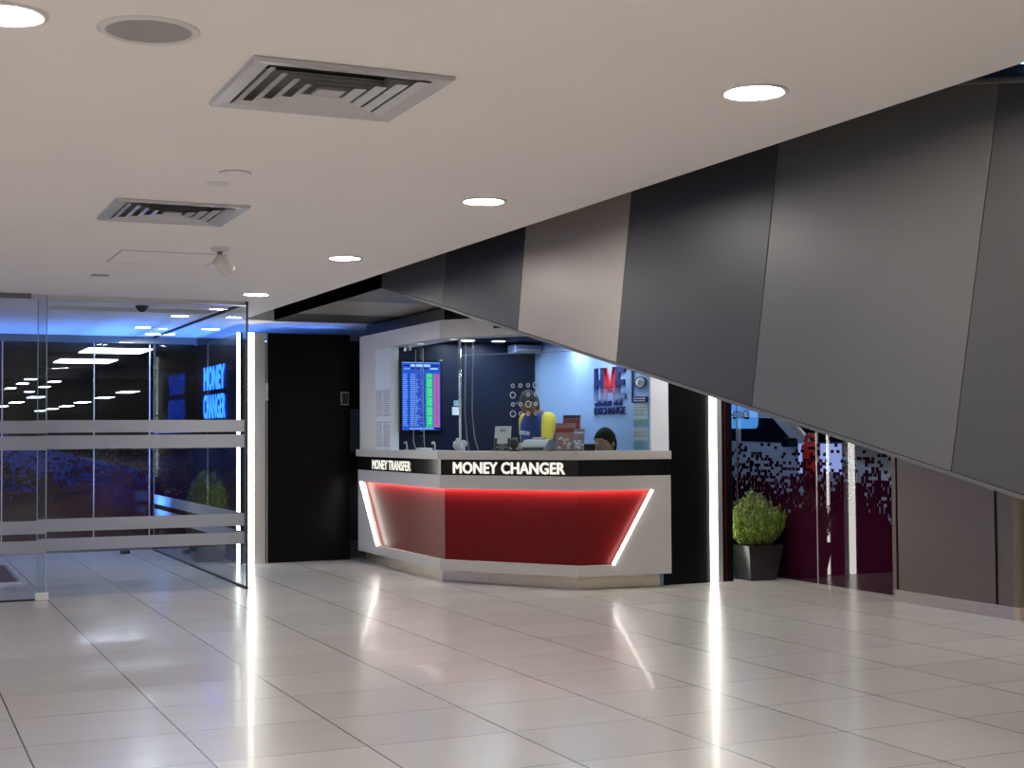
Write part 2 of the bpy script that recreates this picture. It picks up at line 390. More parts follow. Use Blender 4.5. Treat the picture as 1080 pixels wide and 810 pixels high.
def text_mesh(body, w, h, depth, O, R, U, bold=0.0, shear=0.0):
    """extruded letters fitted into w x h, lower left corner at O, along R and U, standing off towards R x U"""
    cu = bpy.data.curves.new('t', 'FONT'); cu.body = body; cu.extrude = 0.5; cu.shear = shear; cu.resolution_u = 3; cu.space_character = 1.02
    ob = bpy.data.objects.new('t', cu); COL.objects.link(ob)
    dg = bpy.context.evaluated_depsgraph_get(); dg.update()
    me = bpy.data.meshes.new_from_object(ob.evaluated_get(dg))
    bpy.data.objects.remove(ob); bpy.data.curves.remove(cu)
    xs = [v.co.x for v in me.vertices]; ys = [v.co.y for v in me.vertices]
    x0, x1, y0, y1 = min(xs), max(xs), min(ys), max(ys)
    if bold:      # heavier strokes: the letter outlines laid over each other a little apart
        bm = bmesh.new()
        for k in range(9):
            n0 = len(bm.verts); bm.from_mesh(me); bm.verts.ensure_lookup_table()
            q = 0 if k == 8 else bold * (1 if k % 2 == 0 else 0.85)
            for v in bm.verts[n0:]: v.co.x += q * math.cos(k * PI / 4); v.co.y += q * math.sin(k * PI / 4); v.co.z += 0.012 * k
        bm.to_mesh(me); bm.free(); x0 -= bold; x1 += bold; y0 -= bold; y1 += bold
    R = Vector(R).normalized(); U = Vector(U).normalized(); Nn = R.cross(U); O = Vector(O)
    for v in me.vertices:
        v.co = O + R * ((v.co.x - x0) / (x1 - x0) * w) + U * ((v.co.y - y0) / (y1 - y0) * h) + Nn * ((v.co.z + 0.5) * depth)
    return me
def text(name, body, m, parent, *a, **k):
    me = text_mesh(body, *a, **k); me.name = name; me.materials.clear(); me.materials.append(M[m]); return link(name, me, parent)
def join_mesh(mb, me, mi=None):
    n0 = len(mb.bm.faces); mb.bm.from_mesh(me)
    mb.bm.faces.ensure_lookup_table()
    for f in mb.bm.faces[n0:]: f.material_index = mb.cur
    bpy.data.meshes.remove(me)

# ------------------------------------------------------------------ room shell
mb = MB(); mb.face([(-7, -5, 0), (13, -5, 0), (13, 15.6, 0), (-7, 15.6, 0)]); mb.face([(-7, -5, -0.1), (-7, 15.6, -0.1), (13, 15.6, -0.1), (13, -5, -0.1)])
struct(mb.build('floor', 'floor'))
mb = MB(); mb.box(-25, 30, 15.6, 120, -0.12, -0.02); o = struct(mb.build('ground', 'asphalt'))

VENTS = [(0.945, 1.555, 3.875, 4.485), (0.945, 1.555, 6.45, 7.08)]
inset = 0.03
holes = [(a + inset, b - inset, c + inset, d - inset) for a, b, c, d in VENTS] + [(1.25, 2.6, 11.98, 12.36)]
mb = MB(); holes_rect(mb, -7, 3.02, -5, 15.45, CZ, CZ + 0.3, holes)
struct(mb.build('ceiling', 'ceiling'))
# ceiling beyond the open slot, over the passage behind the counter and over the far side of the travelator
mb = MB(); mb.box(3.02, 3.32, 12.86, 15.45, CZ, CZ + 0.3); mb.box(3.32, 4.62, 12.96, 15.45, CZ, CZ + 0.3)
mb.box(4.62, 13, 12.96, 15.45, CZ, CZ + 0.3); mb.box(4.62, 13, -5, 9.74, CZ, CZ + 0.3)
struct(mb.build('ceiling_passage', 'ceiling'))
SOF = [(9.74, 10.82, 'pan_mid'), (10.82, 12.05, 'pan_beige'), (12.05, 12.96, 'pan_grey')]
mb = MB()
for y0, y1, m in SOF: mb.mat(m).box(3.32, 13, y0 + 0.002, y1 - 0.002, CZ, CZ + 0.3)
struct(mb.build('ceiling_soffit'))
# recess over the entrance, upper storey, side walls out of the frame
mb = MB(); mb.box(1.25, 2.6, 11.98, 12.36, CZ + 0.14, CZ + 0.2); struct(mb.build('trim_1', 'grey_plastic'))
mb = MB(); mb.box(-7, 30, -5, 30, 5.6, 5.8); struct(mb.build('ceiling_upper', 'concrete_dark'))
mb = MB(); mb.box(-7.2, -7, -5, 15.45, 0, CZ); struct(mb.build('wall_left', 'white_paint'))
mb = MB(); mb.box(-7.2, 13.2, -5.2, -5, 0, 5.6); struct(mb.build('wall_rear', 'white_paint'))
# far end of the covered drop-off outside
mb = MB(); mb.box(-25, 30, 15.62, 120, 3.0, 3.2); struct(mb.build('ceiling_carpark', 'concrete_dark'))
mb = MB(); mb.box(-25, 30, 15.55, 15.75, 2.30, 3.0); struct(mb.build('wall_lintel', 'concrete_dark'))
mb = MB(); mb.box(-25, 30, 38.0, 38.3, 2.72, 3.0); struct(mb.build('trim_2', 'concrete_dark'))
mb = MB(); mb.box(-25, 30, 120, 120.3, 0, 3.2); struct(mb.build('wall_carpark', 'concrete_dark'))
mb = MB(); mb.box(13, 13.2, -5, 15.45, 0, 5.6); struct(mb.build('wall_right', 'concrete_dark'))

# ------------------------------------------------------------------ black wall block on the left with its lit edge
mb = MB(); mb.box(3.36, 4.18, 13.25, 15.4, 0, 2.12); mb.box(3.12, 3.36, 13.30, 15.4, 0, 2.12); mb.box(3.352, 4.18, 13.25, 13.265, 2.12, 2.20)
WB = struct(mb.build('wall_black_left', 'black'))
mb = MB(); mb.box(3.345, 3.352, 13.235, 13.25, 0, 2.20); struct(mb.build('trim_3', 'alu'))
MB().box(3.335, 3.352, 13.205, 13.235, 1.55, 1.72, bevel=0.004).build('pull_handle', 'chrome', WB)
def led_column(x, y, w, post, name, label, z1, side=1):
    t = thing(name, label, 'light', (x, y, 0))
    MB().box(x - w / 2, x + w / 2, y - 0.014, y + 0.014, 0.004, z1, bevel=0.006).build('light_tube', 'led', t)
    if post: MB().box(post[0], post[1], y + 0.0, y + 0.05, 0, z1).build('side_channel', 'alu', t)
    return t
led_column(3.192, 13.25, 0.062, (3.23, 3.335), 'light_strip', 'tall white light strip beside the black wall left of the counter', 2.20)
led_column(3.08, 13.27, 0.03, None, 'light_strip', 'thin white light strip seen just inside the edge of the glass entrance', 2.20)
# switch plate
t = thing('wall_switch', 'small black switch plate with pale rim beside the white booth wall', 'switch', (4.12, 13.25, 1.5))
MB().box(4.085, 4.165, 13.238, 13.25, 1.51, 1.64, bevel=0.004).build('rim', 'grey_plastic', t)
MB().box(4.094, 4.156, 13.232, 13.24, 1.52, 1.63, bevel=0.003).build('face', 'black_plastic', t)

# lit sign on the side of the black block: two rows of cyan letters
t = thing('lit_sign', 'cyan lit lettering seen through the glass entrance wall above the plant', 'sign', (3.12, 14.4, 1.4))
text('letters', 'MONEY', 'letters_cyan', t, 0.98, 0.25, 0.004, (3.096, 14.92, 1.69), (0, -1, 0), (0, 0, 1), bold=0.03)
text('letters', 'CHANGER', 'letters_cyan', t, 1.02, 0.25, 0.004, (3.096, 14.93, 1.395), (0, -1, 0), (0, 0, 1), bold=0.02)
# added blue light lines on top of the black block, to tint the ceiling
struct(MB().box(3.10, 3.125, 13.28, 15.4, 0.0, 2.20).build('trim_6', 'black'))
def added_cove(label, a, b): tag(MB().tube([a, b], 0.009, n=8).build('added_cove_light', 'added_blue'), label, 'light')
added_cove('added blue light line lying on top of the side of the black block', (3.34, 13.55, 2.13), (3.34, 15.3, 2.13))
added_cove('added blue light line lying on top of the front of the black block', (3.40, 13.50, 2.13), (4.14, 13.50, 2.13))
# small blue uplights added on the lobby floor to tint its ceiling
def uplight(label, x, y, watts):
    t = thing('added_uplight', label, 'light', (x, y, 0), 'added blue uplights on the lobby floor')
    MB().lathe([(0.0, 0.0), (0.05, 0.0), (0.05, 0.04), (0.042, 0.04), (0.042, 0.02), (0.0, 0.02)], (x, y, 0), n=20).build('can', 'black_plastic', t)
    MB().disc((x, y, 0.024), 0.04, 1, n=20).build('lens', 'added_blue', t)
    l = bpy.data.lights.new('lamp', 'SPOT'); l.energy = watts; l.color = (0.10, 0.30, 1.0); l.spot_size = 1.9; l.spot_blend = 1.0; l.shadow_soft_size = 0.03
    o = bpy.data.objects.new('lamp', l); COL.objects.link(o); o.parent = t; o.location = (0, 0, 0.06); o.rotation_euler = (PI, 0, 0)
uplight('added blue uplight on the lobby floor behind the shrub', 2.88, 14.70, 420)
uplight('added blue uplight on the lobby floor before the back glass joint', 2.30, 15.0, 260)
uplight('added blue uplight on the lobby floor left of the other uplights', 0.2, 15.0, 90)
# blue lit sign on the lobby wall, off to the left
t = thing('lobby_sign', 'blue lit sign on the lobby wall left of the picture', 'sign', (-3.3, 14.0, 0.9))
MB().box(-3.36, -3.32, 12.8, 15.2, 0.85, 2.05, bevel=0.01).build('frame', 'black_plastic', t)
MB().box(-3.32, -3.315, 12.85, 15.15, 0.9, 2.0).build('lit_face', 'lobby_blue', t)
struct(MB().box(-3.45, -3.4, 11.03, 15.5, 0, CZ).build('wall_lobby', 'white_paint'))
# ------------------------------------------------------------------ glass entrance
def stripes(parent, x0, x1, y, zs, axis='x'):
    for z0, z1 in zs:
        m = MB()
        if axis == 'x': m.box(x0, x1, y - 0.009, y - 0.0065, z0, z1)
        else: m.box(y - 0.009, y - 0.0065, x0, x1, z0, z1)
        m.build('frosted_stripe', 'frost', parent)
ZS = [(1.25, 1.344), (1.124, 1.228), (0.50, 0.597), (0.356, 0.449)]
def glass_pane(name, x0, x1, y, z0, z1, zs, thick=0.012):
    o = struct(MB().box(x0, x1, y - thick / 2, y + thick / 2, z0, z1).build(name, 'glass_door'))
    if zs: stripes(o, x0, x1, y, zs)
    return o
g = glass_pane('window_1', -3.4, 1.118, 11.06, 0.005, CZ - 0.005, [(a - 0.005, b - 0.005) for a, b in ZS])
MB().box(1.112, 1.118, 11.053, 11.067, 0.005, CZ - 0.005).build('glass_edge', 'glass_edge', g)
MB().box(-3.4, 1.06, 11.045, 11.075, 0, 0.012).build('bottom_seal', 'rubber', g)
MB().box(1.04, 1.135, 11.035, 11.085, 0, 0.055, bevel=0.006).build('patch_fitting', 'white_metal', g)
MB().box(-3.4, 1.0, 11.03, 11.09, CZ - 0.035, CZ).build('head_channel', 'alu_dark', g)
g = glass_pane('door_1', 1.06, 2.638, 11.17, 0.012, CZ - 0.03, ZS)
MB().box(1.06, 1.066, 11.163, 11.177, 0.012, CZ - 0.03).build('glass_edge', 'glass_edge', g)
MB().box(1.0, 2.66, 11.13, 11.21, CZ - 0.03, CZ).build('head_channel', 'alu', g)
g = struct(MB().box(2.644, 2.656, 11.12, 15.36, 0.012, CZ - 0.02).build('window_2', 'glass_door'))
stripes(g, 11.2, 15.3, 2.65, ZS, 'y')
MB().box(2.638, 2.662, 11.12, 15.36, 0, 0.014).build('bottom_seal', 'rubber', g)
MB().box(2.638, 2.662, 11.12, 15.36, CZ - 0.02, CZ).build('head_channel', 'rubber', g)
MB().box(2.642, 2.658, 11.112, 11.12, 0.0, CZ).build('glass_edge', 'rubber', g)
# printed back glazing in panes with thin joints
xs = [-3.4, -1.0, 0.2, 1.12, 2.04, 2.62, 3.12]
for i in range(len(xs) - 1):
    o = struct(MB().box(xs[i] + 0.004, xs[i + 1] - 0.004, 15.45, 15.462, 0.0, 2.215).build('window_%d' % (i + 3), 'print_back'))
    MB().box(xs[i + 1] - 0.006, xs[i + 1] + 0.006, 15.444, 15.468, 0.0, 2.215).build('joint', 'alu', o)
mb = MB(); mb.box(-3.4, 3.12, 15.43, 15.48, 0, 0.05); struct(mb.build('baseboard_back', 'alu_dark'))
mb = MB(); mb.box(-3.4, 3.12, 15.40, 15.48, 2.215, 2.289); struct(mb.build('trim_7', 'alu_dark'))
# door mat
t = thing('door_mat', 'dark maroon mat on the floor inside the glass entrance', 'mat', (0.0, 13.3, 0))
MB().box(-1.4, 1.04, 12.47, 14.1, 0.0, 0.012, bevel=0.004).build('pile', 'mat', t)
m = MB(); m.box(-1.43, 1.07, 12.44, 12.47, 0, 0.01); m.box(-1.43, 1.07, 14.1, 14.13, 0, 0.01); m.box(1.04, 1.07, 12.47, 14.1, 0, 0.01); m.box(-1.43, -1.4, 12.47, 14.1, 0, 0.01)
m.build('rim', 'alu', t)

# ------------------------------------------------------------------ ceiling fittings
def downlight(label, group, loc, r=0.09, lamp='lamp', name='ceiling_light'):
    t = thing(name, label, 'light', loc, group)
    x, y, z = loc
    MB().lathe([(r + 0.018, 0.0), (r + 0.018, -0.004), (r + 0.010, -0.008), (r, -0.006), (r - 0.001, 0.0)], loc, n=36).build('trim_ring', 'white_metal', t)
    MB().disc((x, y, z - 0.003), r, -1, n=36).build('diffuser', lamp, t)
    return t
d0 = downlight('round downlight nearest the striped travelator at the upper right', 'downlights in the hall ceiling', (2.49, 3.69, CZ))
for loc, lab in (((2.51, 5.92, CZ), 'round downlight second in the row along the ceiling edge'),
                 ((2.54, 8.15, CZ), 'round downlight third in the row, above the glass entrance'),
                 ((2.57, 10.5, CZ), 'round downlight farthest along the row, above the corner of the glass entrance'),
                 ((0.27, 3.735, CZ), 'round downlight cut by the left edge beside the ceiling speaker')):
    dup(d0, loc, lab)
for x, ys_ in ((2.47, (1.46, -0.77, -3.0)), (0.27, (1.5, -0.77, -3.0, 5.95, 8.2)), (-1.95, (-3, -0.77, 1.5, 3.7, 5.95, 8.2, 10.3)), (-4.2, (-0.77, 1.5, 3.7, 5.95, 8.2))):
    for y in ys_:
        if x > 0 and y > 5: continue
        dup(d0, (x, y, CZ), 'round downlight of the hall ceiling out of the picture', 'downlights of the hall outside the picture')
# lamps inside the entrance lobby and over the far passage
v0 = downlight('small lobby downlight near the glass door top', 'downlights in the entrance lobby', (2.4, 12.6, CZ), 0.075, 'lamp_lobby' if 'lamp_lobby' in M else 'lamp_cool')
for loc, lab in (((2.32, 14.07, CZ), 'lobby downlight shining on the blue ceiling behind the glass door'),
                 ((2.56, 14.93, CZ), 'lobby downlight next to the slanting top of the side glass'),
                 ((3.0, 14.06, CZ), 'downlight behind the side glass above the cyan lettering')):
    dup(v0, loc, lab)
for x in (-1.9, 0.2): dup(v0, (x, 14.07, CZ), 'lobby downlight out of the picture', 'lobby lamps outside the picture')
for y in (0.5, 2.7, 4.9, 7.1):
    for x in (5.9, 8.6): dup(d0, (x, y, CZ), 'round downlight beyond the travelator out of view', 'downlights beyond the travelator')
dup(d0, (6.1, 9.25, CZ), 'round downlight above the passage by the plant out of view', 'downlights beyond the travelator')

def ceiling_vent(label, x0, x1, y0, y1):
    cx, cy = (x0 + x1) / 2, (y0 + y1) / 2; hx, hy = (x1 - x0) / 2, (y1 - y0) / 2
    t = thing('ceiling_vent', label, 'vent', (cx, cy, CZ), 'square air vents in the ceiling')
    def frus(mb, a0, z0, a1, z1, th=0.004):
        # square band from half size a0 at z0 to a1 at z1, given thickness
        s = hy / hx
        q = lambda a, z: [(cx - a, cy - a * s, z), (cx + a, cy - a * s, z), (cx + a, cy + a * s, z), (cx - a, cy + a * s, z)]
        A, B = q(a0, z0), q(a1, z1); C, D = q(a0 - th, z0 + 0.001), q(a1 - th, z1 + 0.001)
        for i in range(4):
            j = (i + 1) % 4
            mb.face([A[i], A[j], B[j], B[i]]); mb.face([C[i], D[i], D[j], C[j]]); mb.face([A[i], C[i], C[j], A[j]]); mb.face([B[i], B[j], D[j], D[i]])
    m = MB()
    frus(m, hx, CZ - 0.002, hx - 0.004, CZ - 0.014); frus(m, hx - 0.004, CZ - 0.014, hx - 0.05, CZ - 0.010, 0.002); frus(m, hx - 0.05, CZ - 0.010, hx - 0.054, CZ + 0.02)
    m.build('frame', 'vent', t)
    for k in range(4):
        a = hx - 0.060 - k * 0.050
        m = MB(); frus(m, a, CZ - 0.013, a - 0.026, CZ - 0.005, 0.002); m.build('louver', 'vent', t)
    a = hx - 0.060 - 4 * 0.050
    m = MB(); m.box(cx - a + 0.002, cx + a - 0.002, cy - a + 0.002, cy + a - 0.002, CZ - 0.013, CZ - 0.006); m.build('core_plate', 'vent', t)
    m = MB(); z = CZ + 0.12
    m.face([(x0, y0, z), (x1, y0, z), (x1, y1, z), (x0, y1, z)])
    for i in range(4):
        P = [(x0 + .01, y0 + .01), (x1 - .01, y0 + .01), (x1 - .01, y1 - .01), (x0 + .01, y1 - .01)]; p, q2 = P[i], P[(i + 1) % 4]
        m.face([(*p, CZ + .02), (*q2, CZ + .02), (*q2, z), (*p, z)])
    m.build('duct_box', 'void', t)
    return t
ceiling_vent('large square air vent in the ceiling beside the round speaker', *VENTS[0])
ceiling_vent('farther square air vent in the ceiling, toward the glass entrance', *VENTS[1])
t = thing('ceiling_speaker', 'round grey ceiling speaker left of the large air vent', 'speaker', (0.63, 3.74, CZ))
MB().lathe([(0.132, 0), (0.132, -0.004), (0.122, -0.009), (0.110, -0.006), (0.109, 0)], (0.63, 3.74, CZ), n=48).build('rim', 'white_metal', t)
MB().disc((0.63, 3.74, CZ - 0.004), 0.111, -1, n=48).build('grille', 'grille', t)
t = thing('ceiling_cover', 'flat round ceiling cover plate above the farther air vent', 'cover plate', (1.3, 5.66, CZ))
MB().lathe([(0.062, 0), (0.062, -0.003), (0.056, -0.006), (0.0, -0.007)], (1.3, 5.66, CZ), n=32).build('plate', 'ceiling', t)
MB().lathe([(0.064, 0), (0.066, -0.0015), (0.062, -0.003), (0.062, 0)], (1.3, 5.66, CZ), n=32).build('gasket', 'grey_plastic', t)
t = thing('motion_sensor', 'small round white sensor disc in the ceiling beside the farther vent', 'sensor', (1.29, 5.93, CZ))
MB().lathe([(0.046, 0), (0.046, -0.004), (0.04, -0.007), (0.0, -0.008)], (1.29, 5.93, CZ), n=32).build('lens', 'white_metal', t)
MB().lathe([(0.05, 0), (0.05, -0.002), (0.046, -0.004), (0.045, 0)], (1.29, 5.93, CZ), n=32).build('rim', 'alu', t)
# access hatch
t = thing('access_hatch', 'square ceiling access hatch with thin joint beside the camera', 'hatch', (1.54, 8.57, CZ))
MB().box(1.245, 1.845, 8.27, 8.87, CZ - 0.002, CZ + 0.01).build('panel', 'ceiling', t)
m = MB()
for a in ((1.24, 1.247, 8.265, 8.875), (1.843, 1.85, 8.265, 8.875), (1.24, 1.85, 8.265, 8.270), (1.24, 1.85, 8.870, 8.875)): m.box(*a, CZ - 0.0025, CZ)
m.build('frame', 'grey_plastic', t)
tag(MB().box(1.25, 1.36, 9.56, 9.66, CZ - 0.004, CZ).build('ceiling_slot', 'grey_plastic'), 'tiny dark slot plate in the ceiling left of the access hatch', 'slot')
# security camera
t = thing('security_camera', 'grey security camera hanging from the ceiling above the glass entrance', 'camera', (1.74, 7.95, CZ))
cx, cy = 1.745, 7.98
MB().lathe([(0.0, 0), (0.05, 0), (0.05, -0.012), (0.04, -0.02), (0.0, -0.022)], (cx, cy, CZ)).build('base', 'white_metal', t)
MB().tube([(cx, cy, CZ - 0.02), (cx, cy, CZ - 0.05), (cx + 0.02, cy + 0.01, CZ - 0.07)], 0.016).build('bracket', 'grey_plastic', t)
d = Vector((0.55, 0.40, -0.42)).normalized(); c = Vector((cx + 0.02, cy, CZ - 0.095))
MB().tube([c - d * 0.055, c - d * 0.045, c + d * 0.05, c + d * 0.058], [0.03, 0.042, 0.045, 0.043], n=20).build('housing', 'white_metal', t)
MB().tube([c + d * 0.056, c + d * 0.062], [0.036, 0.034], n=20).build('lens', 'black_gloss', t)
# sensor camera just inside the door
t = thing('dome_sensor', 'small black wedge sensor under the lobby ceiling behind the glass door', 'sensor', (1.95, 11.75, CZ))
MB().lathe([(0.0, 0), (0.055, 0), (0.055, -0.012), (0, -0.012)], (1.93, 11.75, CZ)).build('base', 'black_plastic', t)
MB().lathe([(0.05, -0.012), (0.042, -0.03), (0.02, -0.05), (0, -0.054)], (1.93, 11.75, CZ)).build('dome', 'black_gloss', t)

# ------------------------------------------------------------------ travelator with striped side
AS, AE = 3.32, 4.62
zb = lambda y: 0.312 + 0.2045 * y
zt = lambda y: 1.66 + 0.2045 * y
t = thing('travelator', 'sloping moving walkway clad in grey and beige panels, rising toward the counter', 'travelator', (AS, -1.5, 0))
seams = [3.768 - 1.186 * 4, 3.768 - 1.186 * 3, 3.768 - 1.186 * 2, 3.768 - 1.186, 3.768, 4.968, 6.156, 7.341, 8.525]
cols = ['pan_beige', 'pan_dark', 'pan_mid', 'pan_grey', 'pan_mid', 'pan_dark', 'pan_beige', 'pan_black', 'pan_grey']
labels = {'pan_beige': 'beige panel', 'pan_dark': 'dark grey panel', 'pan_mid': 'mid grey panel', 'pan_grey': 'slate grey panel', 'pan_black': 'charcoal panel'}
K = 0.2045; HT = (1.66 - 0.312) / (1 + K * K)      # vertical rise of the perpendicular seam between the two edges
seams.append(9.742)
for i in range(len(seams) - 1):
    a, b = seams[i] + 0.002, seams[i + 1] - 0.002
    last = i == len(seams) - 2
    P = [(a, zb(a)), (b, zb(b)), (b - K * HT, zb(b) + HT), (a - K * HT, zb(a) + HT)]
    if last: P = [(a, zb(a)), (9.742, zb(9.742)), (9.742, zt(9.742)), (a - K * HT, zb(a) + HT)]
    P = [(y, max(z, 0.03)) for y, z in P]
    o = MB().prism(P, AS, AS + 0.03, axis='x', bevel=0.002).build('cladding_panel', cols[i], t); o['label'] = labels[cols[i]]
for y0, y1, mm in ((9.742, 10.82, 'pan_grey'), (10.82, 12.05, 'pan_mid'), (12.05, 12.50, 'pan_black'), (12.50, 12.86, 'pan_mid')):  # fascia greyer than the soffit panels it continues: dimmer light put into the colour
    o = MB().box(AS, AS + 0.03, y0 + 0.002, y1 - 0.002, CZ + 0.002, zt(9.742), bevel=0.002).build('fascia_panel', mm, t); o['label'] = labels[mm]
y0 = -1.30
m = MB(); m.prism([(y0, 0.05), (9.70, zb(9.70) + 0.0), (9.70, zt(9.7) - 0.02), (y0, zt(y0) - 0.02)], AS + 0.032, AE, axis='x'); m.build('truss', 'pan_black', t)
m = MB(); m.prism([(-1.3, 0.03), (9.742, zb(9.742) - 0.016), (9.742, zb(9.742) - 0.002), (-1.3, 0.045)], AS - 0.002, AS + 0.12, axis='x'); m.build('edge_trim', 'pan_mid', t)
m = MB(); m.prism([(-1.0, zt(-1.0) - 0.024), (9.74, zt(9.74) - 0.024), (9.74, zt(9.74) - 0.004), (-1.0, zt(-1.0) - 0.004)], AS - 0.012, AS + 0.10, axis='x', bevel=0.004); m.build('top_rail', 'alu_dark', t)
m = MB(); m.prism([(-0.9, zt(-0.9) + 0.012), (9.74, zt(9.74) + 0.012), (9.74, zt(9.74) + 0.75), (-0.9, zt(-0.9) + 0.75)], AS + 0.04, AS + 0.052, axis='x'); m.build('balustrade_glass', 'glass', t)
m = MB(); m.tube([(AS + 0.046, -0.9, zt(-0.9) + 0.78), (AS + 0.046, 9.74, zt(9.74) + 0.78)], 0.035, n=12); m.build('handrail', 'rubber', t)
for i in range(6):
    x, y = ((11.72, 12.72), (12.15, 12.95), (12.3, 12.60), (12.75, 12.9), (12.65, 12.2), (11.4, 12.0))[i]
    tag(MB().lathe([(0, -0.022), (0.07, -0.015), (0.08, 0.005), (0, 0.005)], (x, y, 5.6), n=16).build('upper_lamp', 'lamp_blue'), 'blue-white lamp on the upper storey ceiling seen over the travelator', 'light', 'upper storey lamps over the travelator')

# ------------------------------------------------------------------ counter
OUT = [(4.18, 13.0), (4.18, 10.82), (4.92, 9.76), (5.70, 9.68)]
ct = thing('service_counter', 'angled grey money changer counter with glowing red front panel', 'counter', (4.8, 10.8, 0))
# plinth
KICK = [(4.26, 13.0), (4.26, 10.98), (4.966, 9.85), (5.66, 9.79)]
m = MB(); ring(m, KICK, 0, -0.25, 0, 0.13, bevel=0.003); m.build('plinth', 'plinth', ct)
Z0, Z1, Z2, Z3, Z4, Z5, Z6 = 0.108, 0.190, 0.772, 0.883, 1.005, 1.012, 1.078
m = MB()
ring(m, OUT, 0, -0.28, Z0, Z1); ring(m, OUT, 0, -0.012, Z2, Z3); ring(m, OUT, -0.0121, -0.28, Z2 + 0.02, Z3)
m.prism([(13.0, Z1), (13.0, Z2), (12.93, Z2), (12.44, Z1)], 4.18, 4.40, axis='x')
u = Vector((5.70 - 4.92, 9.68 - 9.76, 0)).normalized(); nrm = Vector((u.y, -u.x, 0))   # outward on the front face
Tf = Matrix((( u.x, nrm.x, 0, 4.92), (u.y, nrm.y, 0, 9.76), (0, 0, 1, 0), (0, 0, 0, 1)))
Lf = math.hypot(0.78, 0.08)
m.prism([(Lf, Z1), (Lf, Z2), (0.628, Z2), (0.292, Z1)], -0.22, 0.0, axis='y', T=Tf)
body = m.build('body', 'counter', ct)
m = MB(); ring(m, OUT, -0.05, -0.10, Z1 - 0.005, Z2 + 0.019); rp = m.build('front_panel', 'red', ct); rp['label'] = 'glossy dark red panel recessed in the front'
# slanting light tubes
m = MB(); m.tube([(4.185, 12.925, Z2 - 0.005), (4.185, 12.435, Z1 + 0.004)], 0.014, n=10); m.build('light_tube', 'led', ct)
A = Tf @ Vector((0.622, -0.002, Z2 - 0.004)); B = Tf @ Vector((0.288, -0.002, Z1 + 0.004))
m = MB(); m.tube([A, B], 0.012, n=10); m.build('light_tube', 'led', ct)
m = MB(); ring(m, [(4.18, 12.86), (4.18, 10.82), (4.92, 9.76), (4.92 + u.x * 0.6, 9.76 + u.y * 0.6)], -0.018, -0.030, Z2 + 0.006, Z2 + 0.016); m.build('hidden_light', 'led_soft', ct)
m = MB(); ring(m, OUT, -0.012, -0.28, Z3, Z5); m.build('sign_band', 'black_gloss', ct)
m = MB(); ring(m, OUT, 0.022, -0.34, Z5, Z6, bevel=0.004); m.build('ledge', 'ledge', ct)
# sign letters
c2, c3 = Vector((4.18, 10.82, 0)), Vector((4.92, 9.76, 0)); uc = (c3 - c2).normalized(); nc = Vector((uc.y, -uc.x, 0))
O = c2 + uc * 0.128 - nc * 0.010; O.z = 0.897
text('sign_letters', 'MONEY CHANGER', 'letters', ct, 1.045, 0.096, 0.008, O, uc, (0, 0, 1), bold=0.030)
text('sign_letters', 'MONEY TRANSFER', 'letters', ct, 1.045, 0.088, 0.003, (4.188, 12.587, 0.897), (0, -1, 0), (0, 0, 1), bold=0.022)
# inner desk behind the ledge
m = MB(); ring(m, OUT, -0.30, -0.62, 0.70, 0.74); m.build('desk_top', 'grey_plastic', ct)

# ------------------------------------------------------------------ booth shell
struct(MB().box(4.20, 4.28, 12.53, 13.0, Z6, 2.165).build('wall_booth_left', 'white_metal'))
struct(MB().box(4.205, 4.28, 12.10, 12.53, Z6, 2.015).build('wall_booth_panel', 'white_blue'))  # same white wall; its brighter lighting is put into a paler, bluer colour
struct(MB().box(4.28, 5.65, 12.10, 12.2, 0, 2.165).build('wall_booth_back', 'navy'))
o = struct(MB().box(5.65, 5.72, 9.84, 12.2, 0.0, 2.165).build('wall_booth_right', 'paleblue'))
struct(MB().box(5.54, 5.70, 9.705, 9.725, Z6, 2.165).build('wall_booth_end', 'white_panel'))
struct(MB().box(5.72, 5.735, 9.80, 12.9, 0.0, 2.26).build('wall_booth_outer', 'black'))
struct(MB().box(5.65, 5.69, 9.84, 9.86, 0.0, 1.0).build('trim_4', 'black'))
struct(MB().box(4.50, 5.64, 10.25, 12.09, 2.072, 2.09).build('ceiling_booth', 'navy'))
hd = thing('booth_header', 'pale header beam around the top of the counter booth', 'header', (4.3, 10.9, 1.985))
HP = [(4.20, 12.95), (4.20, 10.86), (4.95, 9.79), (5.70, 9.72)]
m = MB(); ring(m, [(4.20, 12.525), (4.20, 10.86), (4.95, 9.79), (5.535, 9.735)], 0, -0.22, 2.015, 2.165, bevel=0.004); m.build('beam', 'white_metal', hd)
m = MB(); P = offset(HP, -0.05); m.prism(P + [(5.70, 12.95), (4.26, 12.95)], 2.166, 2.27); m.build('roof', 'black', hd)
for i, (x, y) in enumerate(((4.31, 12.3), (4.31, 11.6), (4.36, 10.95))):
    MB().lathe([(0.03, 0.002), (0.03, -0.004), (0.0, -0.004)], (x, y, 2.015), n=18).build('small_lamp', 'letters', hd)
# booth ceiling lamps
b0 = downlight('bluish booth lamp left of the post seen through the counter glass', 'lamps inside the booth', (4.84, 11.80, 2.072), 0.06, 'lamp_cool')
for loc, lab in (((5.14, 11.80, 2.072), 'booth lamp right of the post seen through the counter glass'),
                 ((5.47, 11.15, 2.072), 'booth lamp shining down the pale blue wall left of the logo'),
                 ((5.47, 10.5, 2.072), 'booth lamp shining on the logo wall'), ((4.7, 10.9, 2.072), 'booth lamp above the inner desk')):
    dup(b0, loc, lab)
